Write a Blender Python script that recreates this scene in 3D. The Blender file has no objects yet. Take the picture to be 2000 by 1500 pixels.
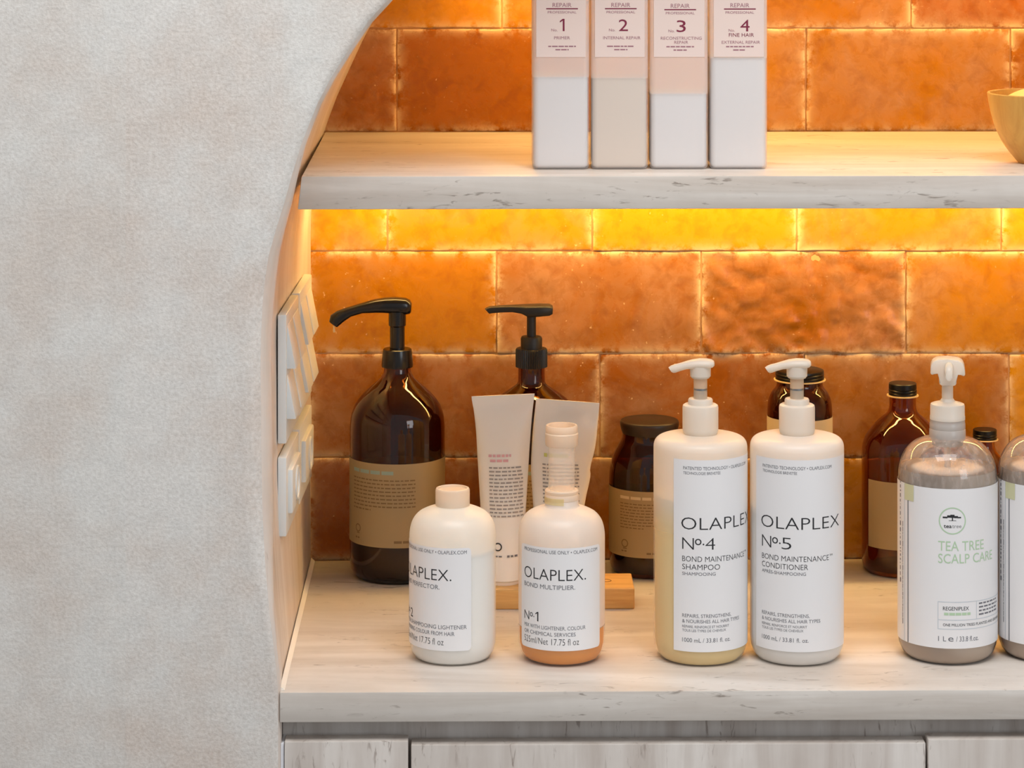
import bpy, bmesh, math, random
from mathutils import Vector, noise
random.seed(7)
S = bpy.context.scene
COL = S.collection
PI = math.pi

# ------------------------------------------------------------------ camera
F = 5800.0                 # focal length in pixels of the 2000 px wide frame
VH, UV = -300.0, 923.0     # horizon row and the column where depth lines meet
ZC, YC = 0.9 + 0.7117, -2.5
YAW = math.atan((1000 - UV) / F)
SY, CY = math.sin(YAW), math.cos(YAW)
cam = bpy.data.cameras.new('camera'); camo = bpy.data.objects.new('camera', cam); COL.objects.link(camo)
camo.location = (0, YC, ZC); camo.rotation_euler = (PI / 2, 0, -YAW)
cam.sensor_width = 36; cam.lens = F * 36 / 2000
cam.shift_y = -(750 - VH) / 2000
cam.clip_start = 0.05; cam.clip_end = 60
S.camera = camo
S.view_settings.view_transform = 'Standard'; S.view_settings.look = 'None'
S.view_settings.gamma = 1; S.view_settings.use_curve_mapping = False
S.view_settings.exposure = 0.0

# ------------------------------------------------------------------ light of the room
W = bpy.data.worlds.new('world'); S.world = W; W.use_nodes = True
W.node_tree.nodes['Background'].inputs[0].default_value = (0.96, 0.97, 1.0, 1)
W.node_tree.nodes['Background'].inputs[1].default_value = 0.40

def area(name, loc, aim, sx, sy, power, col, disk=False):
    l = bpy.data.lights.new(name, 'AREA'); o = bpy.data.objects.new(name, l); COL.objects.link(o)
    l.shape = 'DISK' if disk else 'RECTANGLE'; l.size = sx
    if not disk: l.size_y = sy
    l.energy = power; l.color = col; o.location = loc
    o.rotation_euler = (Vector(aim) - Vector(loc)).to_track_quat('-Z', 'Y').to_euler()
    return o
area('window_light', (2.3, -3.2, 1.9), (0.2, 0.1, 1.05), 1.2, 1.5, 27, (0.84, 0.92, 1.0))
area('ceiling_light', (0.15, -0.75, 2.85), (0.2, 0.05, 0.95), 1.5, 0.9, 29, (0.98, 0.97, 0.97))
area('downlight', (0.45, -0.9, 2.6), (0.4, 0.0, 0.95), 0.11, 0, 4, (1.0, 0.93, 0.84), True)
LED_COL = (1.0, 0.62, 0.19)
LED_POWER = 60.0

def at(u, v, y):
    X = (u - 1000) / F
    t = (y - YC) / (CY - X * SY)
    return Vector((t * (SY + X * CY), y, ZC - (v - VH) / F * t))

# ------------------------------------------------------------------ materials
def lin(c):
    return c / 12.92 if c <= 0.04045 else ((c + 0.055) / 1.055) ** 2.4
def rgb(r, g, b):
    return (lin(r / 255), lin(g / 255), lin(b / 255), 1)
MATS = {}
class NT:
    def __init__(s, name):
        s.m = bpy.data.materials.new(name); s.m.use_nodes = True
        s.t = s.m.node_tree; s.t.nodes.clear()
        s.out = s.n('ShaderNodeOutputMaterial')
    def n(s, typ, **kw):
        nd = s.t.nodes.new(typ)
        for k, v in kw.items():
            if k.startswith('i_'):
                key = k[2:].replace('_', ' ')
                nd.inputs[key].default_value = v
            else: setattr(nd, k, v)
        return nd
    def l(s, a, b): s.t.links.new(a, b)
    def ramp(s, fac, stops):
        r = s.n('ShaderNodeValToRGB'); e = r.color_ramp.elements
        while len(e) < len(stops): e.new(0.5)
        for i, (p, c) in enumerate(stops): e[i].position = p; e[i].color = c
        s.l(fac, r.inputs[0]); return r.outputs[0]
    def mix(s, fac, a, b, blend='MIX'):
        m = s.n('ShaderNodeMix', data_type='RGBA', blend_type=blend)
        if hasattr(fac, 'links'): s.l(fac, m.inputs[0])
        else: m.inputs[0].default_value = fac
        for v, k in ((a, 6), (b, 7)):
            if hasattr(v, 'links'): s.l(v, m.inputs[k])
            else: m.inputs[k].default_value = v
        return m.outputs[2]
    def math(s, op, a, b=0.0):
        m = s.n('ShaderNodeMath', operation=op)
        for v, k in ((a, 0), (b, 1)):
            if hasattr(v, 'links'): s.l(v, m.inputs[k])
            else: m.inputs[k].default_value = v
        return m.outputs[0]
    def coords(s, scale=(1, 1, 1)):
        tc = s.n('ShaderNodeTexCoord'); mp = s.n('ShaderNodeMapping'); mp.inputs['Scale'].default_value = scale
        s.l(tc.outputs['Object'], mp.inputs[0]); return mp.outputs[0]
    def noise(s, vec, scale, detail=3, rough=0.5, dist=0.0):
        n = s.n('ShaderNodeTexNoise'); n.inputs['Scale'].default_value = scale; n.inputs['Detail'].default_value = detail
        n.inputs['Roughness'].default_value = rough; n.inputs['Distortion'].default_value = dist
        s.l(vec, n.inputs['Vector']); return n.outputs['Fac']
    def bsdf(s, col, rough=0.5, **kw):
        b = s.n('ShaderNodeBsdfPrincipled')
        if hasattr(col, 'links'): s.l(col, b.inputs['Base Color'])
        else: b.inputs['Base Color'].default_value = col
        if hasattr(rough, 'links'): s.l(rough, b.inputs['Roughness'])
        else: b.inputs['Roughness'].default_value = rough
        for k, v in kw.items(): b.inputs[k.replace('_', ' ')].default_value = v
        return b
    def bump(s, h, bs, strength=0.3, dist=0.001):
        b = s.n('ShaderNodeBump'); b.inputs['Strength'].default_value = strength; b.inputs['Distance'].default_value = dist
        s.l(h, b.inputs['Height'])
        s.l(b.outputs[0], bs.inputs['Normal'])
    def done(s, shader): s.l(shader, s.out.inputs[0]); MATS[s.m.name] = s.m; return s.m

def plain(name, col, rough=0.5, **kw):
    t = NT(name); b = t.bsdf(col, rough, **kw); return t.done(b.outputs[0])

def plaster():
    t = NT('speckled_wallcovering'); c = t.coords()
    n1 = t.noise(c, 330, 3, 0.65); n2 = t.noise(c, 9, 4, 0.6); n3 = t.noise(c, 55, 3, 0.6)
    base = t.ramp(n1, [(0.30, rgb(184, 174, 165)), (0.5, rgb(213, 205, 198)), (0.70, rgb(234, 229, 224))])
    pat = t.ramp(n2, [(0.38, rgb(207, 194, 183)), (0.60, rgb(222, 223, 220))])
    col = t.mix(0.55, base, pat)
    tc = t.n('ShaderNodeTexCoord'); sp = t.n('ShaderNodeSeparateXYZ'); t.l(tc.outputs['Object'], sp.inputs[0])
    # the strips in which the wallcovering is hung differ a little in tone
    ax = t.math('ADD', sp.outputs[0], 0.2915)
    w = t.math('MULTIPLY', ax, 1 / 0.1323); fl = t.math('FLOOR', w); md = t.math('MODULO', t.math('ADD', fl, 20), 2)
    fuzz = t.math('MULTIPLY', md, 0.25)
    col = t.mix(fuzz, col, t.mix(0.45, col, rgb(214, 219, 216)))
    sm = t.ramp(n3, [(0.3, (0.93, 0.93, 0.93, 1)), (0.7, (1.04, 1.03, 1.02, 1))])
    col = t.mix(0.8, col, sm, 'MULTIPLY')
    b = t.bsdf(col, 0.75); t.bump(n1, b, 0.4, 0.0011)
    return t.done(b.outputs[0])

def travertine(name, grain, c0, c1, cpit):
    t = NT(name)
    X = grain == 'x'
    n1 = t.noise(t.coords((2.5, 14, 30) if X else (26, 26, 2.6)), 1.0, 5, 0.55, 1.2)
    n5 = t.noise(t.coords((16, 150, 240) if X else (220, 220, 14)), 1.0, 4, 0.6, 0.3)
    n2 = t.noise(t.coords((42, 120, 210) if X else (170, 150, 30)), 1.0, 3, 0.6, 1.0)
    n4 = t.noise(t.coords((7, 16, 34) if X else (26, 26, 5)), 1.0, 3, 0.5)
    n6 = t.noise(t.coords((60, 60, 60)), 1.0, 4, 0.6)
    col = t.ramp(n1, [(0.33, c0), (0.64, c1)])
    fine = t.ramp(n5, [(0.3, (0.965, 0.96, 0.955, 1)), (0.7, (1.015, 1.015, 1.015, 1))])
    col = t.mix(0.8, col, fine, 'MULTIPLY')
    col = t.mix(0.6, col, t.ramp(n6, [(0.3, (0.95, 0.945, 0.94, 1)), (0.7, (1.02, 1.02, 1.02, 1))]), 'MULTIPLY')
    pit = t.ramp(n2, [(0.60, (0, 0, 0, 1)), (0.69, (1, 1, 1, 1))])
    gate = t.ramp(n4, [(0.46, (0, 0, 0, 1)), (0.58, (1, 1, 1, 1))])
    pf = t.math('MULTIPLY', t.math('MULTIPLY', pit, gate), 0.66)
    col = t.mix(pf, col, cpit)
    b = t.bsdf(col, 0.42); t.bump(t.math('SUBTRACT', n5, t.math('MULTIPLY', pf, 2.0)), b, 0.10, 0.0006)
    return t.done(b.outputs[0])

def tiles_mat():
    t = NT('orange_glazed_tile'); c = t.coords()
    at_ = t.n('ShaderNodeAttribute', attribute_name='tint'); sx = t.n('ShaderNodeSeparateColor'); t.l(at_.outputs['Color'], sx.inputs[0])
    n1 = t.noise(c, 10, 6, 0.6, 0.9); n2 = t.noise(c, 70, 4, 0.6, 0.4); n3 = t.noise(c, 240, 2, 0.5)
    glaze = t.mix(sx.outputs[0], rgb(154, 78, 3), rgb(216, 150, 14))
    # thin glaze lets the paler clay show through in cloudy patches; G of the tint says how much on each tile
    th = t.math('SUBTRACT', n1, t.math('MULTIPLY', t.math('SUBTRACT', 0.5, sx.outputs[1]), 0.42))
    cloud = t.ramp(th, [(0.43, (0, 0, 0, 1)), (0.68, (1, 1, 1, 1))])
    col = t.mix(t.math('MULTIPLY', cloud, 0.70), glaze, rgb(188, 140, 102))
    dk = t.ramp(n2, [(0.27, (0.70, 0.60, 0.52, 1)), (0.5, (1, 1, 1, 1))])
    col = t.mix(0.75, col, dk, 'MULTIPLY')
    # pits and scratches down to the clay
    pit = t.ramp(n3, [(0.715, (0, 0, 0, 1)), (0.76, (1, 1, 1, 1))])
    n6 = t.noise(c, 6, 2, 0.5); pg = t.ramp(n6, [(0.47, (0, 0, 0, 1)), (0.58, (1, 1, 1, 1))])
    col = t.mix(t.math('MULTIPLY', t.math('MULTIPLY', pit, pg), 0.75), col, rgb(240, 205, 150))
    # worn edges
    we = t.math('MULTIPLY', sx.outputs[2], t.ramp(t.noise(c, 60, 4, 0.7), [(0.40, (0, 0, 0, 1)), (0.54, (1, 1, 1, 1))]))
    col = t.mix(we, col, rgb(250, 222, 178))
    rg = t.math('ADD', t.math('MULTIPLY', n2, 0.22), 0.16)
    b = t.bsdf(col, rg); b.inputs['Specular IOR Level'].default_value = 0.22
    t.bump(t.math('ADD', t.math('MULTIPLY', n2, 0.7), t.math('MULTIPLY', n3, 0.2)), b, 0.22, 0.002)
    return t.done(b.outputs[0])

def frosted(name, col, trans=0.3, clear=0.0, rough=0.35, tint=(1, 1, 1, 1)):
    t = NT(name); b = t.bsdf(col, rough); tr = t.n('ShaderNodeBsdfTranslucent'); tr.inputs[0].default_value = col
    m = t.n('ShaderNodeMixShader'); m.inputs[0].default_value = trans; t.l(b.outputs[0], m.inputs[1]); t.l(tr.outputs[0], m.inputs[2])
    if not clear: return t.done(m.outputs[0])
    tp = t.n('ShaderNodeBsdfTransparent'); tp.inputs[0].default_value = tint
    m2 = t.n('ShaderNodeMixShader'); m2.inputs[0].default_value = clear
    t.l(m.outputs[0], m2.inputs[1]); t.l(tp.outputs[0], m2.inputs[2])
    return t.done(m2.outputs[0])

def filled_frost(name, col, level, clear_lo, clear_hi, trans=0.3, soft=0.0015):
    """frosted plastic: where liquid wets the inside the wall lets it show through, above it stays milky"""
    t = NT(name); b = t.bsdf(col, 0.34); tr = t.n('ShaderNodeBsdfTranslucent'); tr.inputs[0].default_value = col
    m = t.n('ShaderNodeMixShader'); m.inputs[0].default_value = trans; t.l(b.outputs[0], m.inputs[1]); t.l(tr.outputs[0], m.inputs[2])
    tc = t.n('ShaderNodeTexCoord'); sp = t.n('ShaderNodeSeparateXYZ'); t.l(tc.outputs['Object'], sp.inputs[0])
    mr = t.n('ShaderNodeMapRange', interpolation_type='SMOOTHSTEP'); t.l(sp.outputs[2], mr.inputs[0]); mr.inputs[1].default_value = level - soft; mr.inputs[2].default_value = level + soft * 0.2; mr.inputs[3].default_value = 1; mr.inputs[4].default_value = 0
    f = mr.outputs[0]
    f = t.math('ADD', t.math('MULTIPLY', f, clear_lo - clear_hi), clear_hi)
    tp = t.n('ShaderNodeBsdfTransparent'); m2 = t.n('ShaderNodeMixShader'); t.l(f, m2.inputs[0]); t.l(m.outputs[0], m2.inputs[1]); t.l(tp.outputs[0], m2.inputs[2])
    return t.done(m2.outputs[0])

def clear_plastic(name, tint, haze, hazecol, level):
    t = NT(name); tp = t.n('ShaderNodeBsdfTransparent'); tp.inputs[0].default_value = tint
    d = t.n('ShaderNodeBsdfDiffuse'); d.inputs[0].default_value = hazecol
    m = t.n('ShaderNodeMixShader')
    nz = t.noise(t.coords((1, 1, 0.45)), 170, 4, 0.6)
    tc = t.n('ShaderNodeTexCoord'); sp = t.n('ShaderNodeSeparateXYZ'); t.l(tc.outputs['Object'], sp.inputs[0]); film = t.math('GREATER_THAN', sp.outputs[2], level)
    hz = t.math('ADD', t.math('MULTIPLY', t.math('MULTIPLY', film, t.ramp(nz, [(0.42, (0, 0, 0, 1)), (0.66, (1, 1, 1, 1))])), 0.24), haze)
    t.l(hz, m.inputs[0]); t.l(tp.outputs[0], m.inputs[1]); t.l(d.outputs[0], m.inputs[2])
    g = t.n('ShaderNodeBsdfGlossy'); g.inputs['Roughness'].default_value = 0.04
    fr = t.n('ShaderNodeFresnel'); fr.inputs[0].default_value = 1.5
    m2 = t.n('ShaderNodeMixShader'); t.l(fr.outputs[0], m2.inputs[0]); t.l(m.outputs[0], m2.inputs[1]); t.l(g.outputs[0], m2.inputs[2])
    return t.done(m2.outputs[0])

def wood(name, c0, c1, scale=(14, 160, 160)):
    t = NT(name); n = t.noise(t.coords(scale), 1.0, 5, 0.6, 0.8)
    b = t.bsdf(t.ramp(n, [(0.3, c0), (0.7, c1)]), 0.42); t.bump(n, b, 0.1, 0.0004); return t.done(b.outputs[0])

def emis(name, col, power):
    t = NT(name); e = t.n('ShaderNodeEmission'); e.inputs[0].default_value = (*col, 1); e.inputs[1].default_value = power
    return t.done(e.outputs[0])

M_WALL = plaster()
M_TRAV = travertine('travertine_laminate', 'x', rgb(192, 181, 170), rgb(215, 208, 200), rgb(112, 98, 86))
M_TRAVV = travertine('travertine_laminate_upright', 'z', rgb(186, 175, 166), rgb(213, 206, 199), rgb(128, 112, 102))
M_LINE = travertine('travertine_lining', 'z', rgb(204, 188, 174), rgb(222, 211, 202), rgb(168, 146, 128))
M_TILE = tiles_mat()
M_GROUT = plain('pale_grout', rgb(222, 176, 122), 0.85)
M_BEAD = plain('silicone_bead', rgb(242, 234, 222), 0.4)
M_DARK = plain('shadow_gap', rgb(60, 55, 50), 0.8)
M_FLOOR = plain('floor_concrete', rgb(170, 165, 158), 0.6)
M_BLACK = plain('black_plastic', rgb(22, 19, 18), 0.22)
M_BLACKM = plain('matt_black_plastic', rgb(30, 25, 22), 0.48)
M_LID = plain('dark_lid_plastic', rgb(44, 33, 26), 0.4)
M_CAPM = plain('black_metal_cap', rgb(18, 17, 16), 0.3, Metallic=0.3)
M_RING = plain('pale_cap_ring', rgb(236, 206, 150), 0.35)
M_AMBER = plain('amber_glass', (0.27, 0.092, 0.020, 1), 0.02, Transmission_Weight=1.0, IOR=1.5)
M_AMBERL = plain('amber_glass_light', (0.50, 0.19, 0.04, 1), 0.02, Transmission_Weight=1.0, IOR=1.5)
M_DARKLIQ = plain('brown_liquid', rgb(84, 44, 18), 0.3)
M_INKTUBE = plain('soft_grey_ink', rgb(158, 152, 148), 0.6)
M_INKROSE = plain('pale_rose_ink', rgb(224, 172, 178), 0.6)
M_KRAFT = plain('kraft_label', rgb(168, 147, 110), 0.7)
M_KRAFTP = plain('pale_kraft_label', rgb(214, 196, 158), 0.7)
M_INKBROWN = plain('brown_ink', rgb(128, 104, 72), 0.7)
M_INKCYAN = plain('pale_blue_ink', rgb(150, 172, 160), 0.7)
M_INK = plain('black_ink', rgb(34, 34, 38), 0.6)
M_INKGREY = plain('grey_ink', rgb(112, 112, 118), 0.6)
M_INKPINK = plain('pink_ink', rgb(226, 140, 160), 0.6)
M_INKLIME = plain('lime_ink', rgb(196, 204, 120), 0.6)
M_INKWINE = plain('wine_ink', rgb(128, 32, 62), 0.6)
M_INKMAUVE = plain('mauve_ink', rgb(164, 112, 124), 0.6)
M_INKGREEN = plain('sage_ink', rgb(178, 204, 170), 0.6)
M_INKRULE = plain('pale_grey_ink', rgb(196, 202, 208), 0.6)
M_PAPER = plain('white_label_paper', rgb(232, 230, 230), 0.42)
M_PAPERP = plain('clear_pink_label', rgb(238, 216, 206), 0.4)
M_TAB = plain('pale_olive_tab', rgb(206, 204, 164), 0.5)
M_WHITE = frosted('white_pump_plastic', rgb(242, 234, 222), 0.38)
M_CAPF = frosted('frosted_cap_plastic', rgb(244, 228, 208), 0.4, 0.12)
M_BOTF = frosted('frosted_bottle_plastic', rgb(250, 245, 238), 0.30, 0.24, 0.3)
M_BOTC = frosted('frosted_square_bottle', rgb(248, 240, 232), 0.34, 0.28, 0.3)
M_CLEARN = frosted('clear_nozzle_tube', rgb(248, 238, 226), 0.3, 0.66, 0.15)
M_CLEARCOL = frosted('clear_collar_plastic', rgb(226, 216, 208), 0.3, 0.35, 0.2)
M_STAIN = frosted('yellow_residue', rgb(242, 222, 150), 0.3, 0.5)
M_LIQW = plain('white_liquid', rgb(238, 237, 236), 0.5)
M_LIQC = plain('cream_liquid', rgb(228, 198, 130), 0.5)
M_LIQA = plain('amber_liquid', rgb(226, 140, 30), 0.4)
M_LIQB = plain('beige_liquid', rgb(232, 218, 200), 0.5)
M_LIQT = plain('grey_beige_liquid', rgb(232, 216, 196), 0.5)
M_TUBE = plain('satin_tube_plastic', rgb(240, 235, 228), 0.36)
M_DIP = frosted('dip_tube_plastic', rgb(230, 216, 196), 0.4, 0.3)
M_WOOD = wood('pale_oak', rgb(196, 146, 84), rgb(222, 178, 112))
M_BOWL = wood('honey_wood', rgb(196, 142, 62), rgb(222, 176, 92), (60, 60, 8))
M_MOUND = plain('pale_yellow_ball', rgb(240, 214, 130), 0.6)
M_SWITCH = plain('white_switch_plastic', rgb(216, 218, 217), 0.35)
M_FILL = plain('white_filler_board', rgb(224, 226, 232), 0.5)
M_LED = emis('warm_led', LED_COL, LED_POWER)
M_LED2 = emis('warm_led_crown', LED_COL, LED_POWER * 1.4)
M_ALU = plain('led_channel', rgb(190, 186, 180), 0.4, Metallic=0.7)
M_SPRING = plain('steel_spring', rgb(150, 150, 150), 0.3, Metallic=0.9)

# ------------------------------------------------------------------ mesh helpers
def obj(name, bm, mats, parent=None, sharp=35, smooth=True, keepn=False):
    me = bpy.data.meshes.new(name)
    if not keepn: bmesh.ops.recalc_face_normals(bm, faces=bm.faces[:])
    bm.to_mesh(me); bm.free()
    if not isinstance(mats, (list, tuple)): mats = [mats]
    for m in mats: me.materials.append(m)
    if smooth:
        for p in me.polygons: p.use_smooth = True
        me.set_sharp_from_angle(angle=math.radians(sharp))
    o = bpy.data.objects.new(name, me); COL.objects.link(o)
    if parent: o.parent = parent
    return o
def tag(o, label, cat, group=None):
    o['label'] = label; o['category'] = cat
    if group: o['group'] = group
    return o
def thing(name, label, cat, loc, group=None):
    o = bpy.data.objects.new(name, None); COL.objects.link(o); o.location = loc; o.empty_display_size = 0.02
    return tag(o, label, cat, group)
def struct(o): o['kind'] = 'structure'; return o

def lathe(bm, prof, n=72, cx=0, cy=0, cap=True, mat=0):
    rings = []
    for r, z in prof:
        rings.append([bm.verts.new((cx + r * math.sin(2 * PI * i / n), cy - r * math.cos(2 * PI * i / n), z)) for i in range(n)] if r > 1e-6 else [bm.verts.new((cx, cy, z))])
    for a, b in zip(rings, rings[1:]):
        for i in range(n):
            j = (i + 1) % n
            va = [a[i], a[j]] if len(a) > 1 else [a[0]]
            vb = [b[j], b[i]] if len(b) > 1 else [b[0]]
            if len(va) + len(vb) > 2: bm.faces.new(va + vb).material_index = mat
    if cap:
        for r in (rings[0], rings[-1]):
            if len(r) > 1: bm.faces.new(r).material_index = mat
    return bm
def cr(pts, sub=5):
    """Catmull-Rom through the points"""
    out = []
    P = [pts[0]] + list(pts) + [pts[-1]]
    for i in range(1, len(P) - 2):
        for k in range(sub):
            t = k / sub
            out.append(tuple(0.5 * (2 * b + (c - a) * t + (2 * a - 5 * b + 4 * c - d) * t * t + (3 * b - a - 3 * c + d) * t ** 3)
                             for a, b, c, d in zip(P[i - 1], P[i], P[i + 1], P[i + 2])))
    out.append(tuple(pts[-1])); return out
def prism(bm, pts, y0, y1, bevel=0.0, mat=0, seg=2):
    """outline in x,z pushed from y0 to y1"""
    a = [bm.verts.new((x, y0, z)) for x, z in pts]; b = [bm.verts.new((x, y1, z)) for x, z in pts]
    fs = [bm.faces.new(a), bm.faces.new(b[::-1])]
    n = len(pts)
    for i in range(n): fs.append(bm.faces.new((a[i], b[i], b[(i + 1) % n], a[(i + 1) % n])))
    for f in fs: f.material_index = mat
    if bevel:
        es = list({e for f in fs for e in f.edges})
        bmesh.ops.bevel(bm, geom=es, offset=bevel, segments=seg, affect='EDGES', profile=0.5)
    return bm
def hexa(bm, p, bevel=0.0, mat=0, seg=2):
    """p: 8 points, bottom ring then top ring"""
    v = [bm.verts.new(q) for q in p]
    fs = [bm.faces.new([v[i] for i in f]) for f in ((0, 3, 2, 1), (4, 5, 6, 7), (0, 1, 5, 4), (1, 2, 6, 5), (2, 3, 7, 6), (3, 0, 4, 7))]
    for f in fs: f.material_index = mat
    if bevel:
        bmesh.ops.bevel(bm, geom=list({e for f in fs for e in f.edges}), offset=bevel, segments=seg, affect='EDGES', profile=0.5)
    return bm
def box(bm, x0, x1, y0, y1, z0, z1, bevel=0.0, mat=0, seg=2):
    return hexa(bm, [(x0, y0, z0), (x1, y0, z0), (x1, y1, z0), (x0, y1, z0), (x0, y0, z1), (x1, y0, z1), (x1, y1, z1), (x0, y1, z1)], bevel, mat, seg)
def stations(bm, st, n=20, e=2.6, mat=0):
    """st: list of (top point, bottom point, half depth) in local x,z (+ optional y); a rounded bar lofted through them"""
    rings = []
    for s in st:
        (tx, tz), (bx, bz), hd = s[:3]; cy = s[3] if len(s) > 3 else 0
        c = ((tx + bx) / 2, (tz + bz) / 2); h = ((tx - bx) / 2, (tz - bz) / 2)
        ring = []
        for i in range(n):
            a = 2 * PI * i / n; ca, sa = math.cos(a), math.sin(a)
            q = math.copysign(abs(ca) ** (2 / e), ca); w = math.copysign(abs(sa) ** (2 / e), sa)
            ring.append(bm.verts.new((c[0] + h[0] * q, cy + hd * w, c[1] + h[1] * q)))
        rings.append(ring)
    for a, b in zip(rings, rings[1:]):
        for i in range(n):
            j = (i + 1) % n; bm.faces.new((a[i], a[j], b[j], b[i])).material_index = mat
    for r in (rings[0], rings[-1]): bm.faces.new(r).material_index = mat
    return bm

class Item:
    """a thing standing at column u whose base centre shows at row v, on a surface of height zb"""
    def __init__(s, u, v, zb):
        s.t = (ZC - zb) * F / (v - VH); X = (u - 1000) / F
        s.p = Vector((s.t * (SY + X * CY), YC + s.t * (CY - X * SY), zb)); s.s = F / s.t; s.u = u; s.zb = zb
        d = Vector((-s.p.x, YC - s.p.y, 0)).normalized(); s.d = d; s.rt = Vector((-d.y, d.x, 0))
    def r(s, px): return px / s.s
    def z(s, v): return ZC - (v - VH) * s.t / F - s.zb
    def x(s, u): return (u - s.u) / s.s
    def prof(s, pts): return [(s.r(a), s.z(b)) for a, b in pts]
    def phi(s, u, hw): return math.asin(max(-1, min(1, (u - s.u) / hw)))
    def axrow(s, v, phi, hw):
        for _ in range(3): vv = v - hw * math.cos(phi) * (v - VH) / F
        return vv

def text_bm(txt, h, w=None, thin=0.0, space=1.0):
    """flat lettering, baseline at z=0 and left edge at x=0, cap height h, total width w"""
    if txt == '1':
        bm = bmesh.new(); k = h / 0.729; t_ = 0.055 - thin
        for pts in ([(0.19, 0), (0.19 + 2 * t_, 0), (0.19 + 2 * t_, 0.729), (0.19, 0.729)], [(0.19, 0.729), (0.02, 0.60), (0.02, 0.60 - 1.7 * t_), (0.19, 0.729 - 1.9 * t_)]):
            bm.faces.new([bm.verts.new((x * k, 0, z * k)) for x, z in pts])
        return bm, (0.19 + 2 * t_) * k
    cu = bpy.data.curves.new('t', 'FONT'); cu.body = txt; cu.size = 1; cu.resolution_u = 3; cu.offset = -thin; cu.space_character = space
    o = bpy.data.objects.new('t', cu); COL.objects.link(o)
    bpy.context.view_layer.update()
    me = bpy.data.meshes.new_from_object(o)
    bpy.data.objects.remove(o); bpy.data.curves.remove(cu)
    bm = bmesh.new(); bm.from_mesh(me); bpy.data.meshes.remove(me)
    if not bm.verts: return bm, 0
    x0 = min(v.co.x for v in bm.verts); x1 = max(v.co.x for v in bm.verts)
    k = h / 0.729; kx = k if w is None else w / (x1 - x0)
    for v in bm.verts: v.co = Vector(((v.co.x - x0) * kx, 0, v.co.y * k))
    return bm, (x1 - x0) * kx
def cut(bm, step):
    x0 = min(v.co.x for v in bm.verts); x1 = max(v.co.x for v in bm.verts); x = x0 + step
    while x < x1:
        bmesh.ops.bisect_plane(bm, geom=bm.verts[:] + bm.edges[:] + bm.faces[:], plane_co=(x, 0, 0), plane_no=(1, 0, 0)); x += step
def rect_bm(x0, x1, z0, z1):
    bm = bmesh.new(); bm.faces.new([bm.verts.new(q) for q in ((x0, 0, z0), (x1, 0, z0), (x1, 0, z1), (x0, 0, z1))]); return bm
def join(dst, src, fn, mat):
    vm = {}
    for v in src.verts: vm[v] = dst.verts.new(fn(v.co))
    for f in src.faces:
        try: dst.faces.new([vm[v] for v in f.verts]).material_index = mat
        except ValueError: pass
    src.free()
def greek(x0, x1, z0, z1, rnd, word=(0.0022, 0.0055), gap=0.0011):
    """a line too small to read: a row of word-long dashes"""
    bm = bmesh.new(); x = x0
    while x < x1 - 0.001:
        e = min(x1, x + rnd.uniform(*word))
        bm.faces.new([bm.verts.new(q) for q in ((x, 0, z0), (e, 0, z0), (e, 0, z1), (x, 0, z1))]); x = e + gap
    return bm
def ring_bm(cx, cz, r, w, n=40):
    bm = bmesh.new(); a = []; b = []
    for i in range(n):
        c, s_ = math.cos(2 * PI * i / n), math.sin(2 * PI * i / n)
        a.append(bm.verts.new((cx + r * c, 0, cz + r * s_))); b.append(bm.verts.new((cx + (r - w) * c, 0, cz + (r - w) * s_)))
    for i in range(n): j = (i + 1) % n; bm.faces.new((a[i], a[j], b[j], b[i]))
    return bm

class Label:
    """paper wrapped on a round bottle; coordinates: arc length x from the point that faces the camera (turned by rot), height z"""
    def __init__(s, it, hw, rot=0.0, off=0.00025):
        s.it = it; s.R = it.r(hw); s.hw = hw; s.rot = math.radians(rot); s.off = off; s.bm = bmesh.new(); s.mats = []
    def mi(s, m):
        if m not in s.mats: s.mats.append(m)
        return s.mats.index(m)
    def wrap(s, extra):
        it = s.it
        def f(co):
            a = co.x / s.R + s.rot; r = s.R + s.off + extra
            q = it.d * (r * math.cos(a)) + it.rt * (r * math.sin(a)); return Vector((q.x, q.y, co.z))
        return f
    def paper(s, a0, a1, v0, v1, m, corner=0.0, n=60):
        a0, a1 = math.radians(a0) * s.R, math.radians(a1) * s.R; z0, z1 = s.it.z(v1), s.it.z(v0)
        b = bmesh.new(); prev = None
        xs = sorted(set([a0 + (a1 - a0) * i / n for i in range(n + 1)] + ([a0 + corner * k / 6 for k in range(7)] + [a1 - corner * k / 6 for k in range(7)] if corner else [])))
        for x in xs:
            d = min(x - a0, a1 - x); k = 0
            if corner and d < corner: k = corner - math.sqrt(max(0, corner ** 2 - (corner - d) ** 2))
            c = (b.verts.new((x, 0, z0 + k)), b.verts.new((x, 0, z1 - k)))
            if prev: b.faces.new((prev[0], c[0], c[1], prev[1]))
            prev = c
        join(s.bm, b, s.wrap(0), s.mi(m))
    def X(s, u): return s.it.phi(u, s.hw) * s.R            # column on this bottle -> arc length
    def add(s, b, m, lift=0.00012, step=0.003):
        cut(b, step); join(s.bm, b, s.wrap(lift), s.mi(m))
    def text(s, txt, x0, x1, v0, v1, m=None, thin=0.0):
        """v0..v1: rows of cap top and baseline on the axis"""
        z0 = s.it.z(v1); b, w = text_bm(txt, s.it.z(v0) - z0, (x1 - x0) if x1 is not None else None, thin)
        for v in b.verts: v.co.x += x0; v.co.z += z0
        s.add(b, m or M_INK); return x0 + w
    def greek(s, x0, x1, v0, v1, m, rnd, **k): s.add(greek(x0, x1, s.it.z(v1), s.it.z(v0), rnd, **k), m)
    def rect(s, x0, x1, v0, v1, m, lift=0.0001): s.add(rect_bm(x0, x1, s.it.z(v1), s.it.z(v0)), m, lift)
    def done(s, parent):
        return obj('label', s.bm, s.mats, parent, 60)

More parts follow.
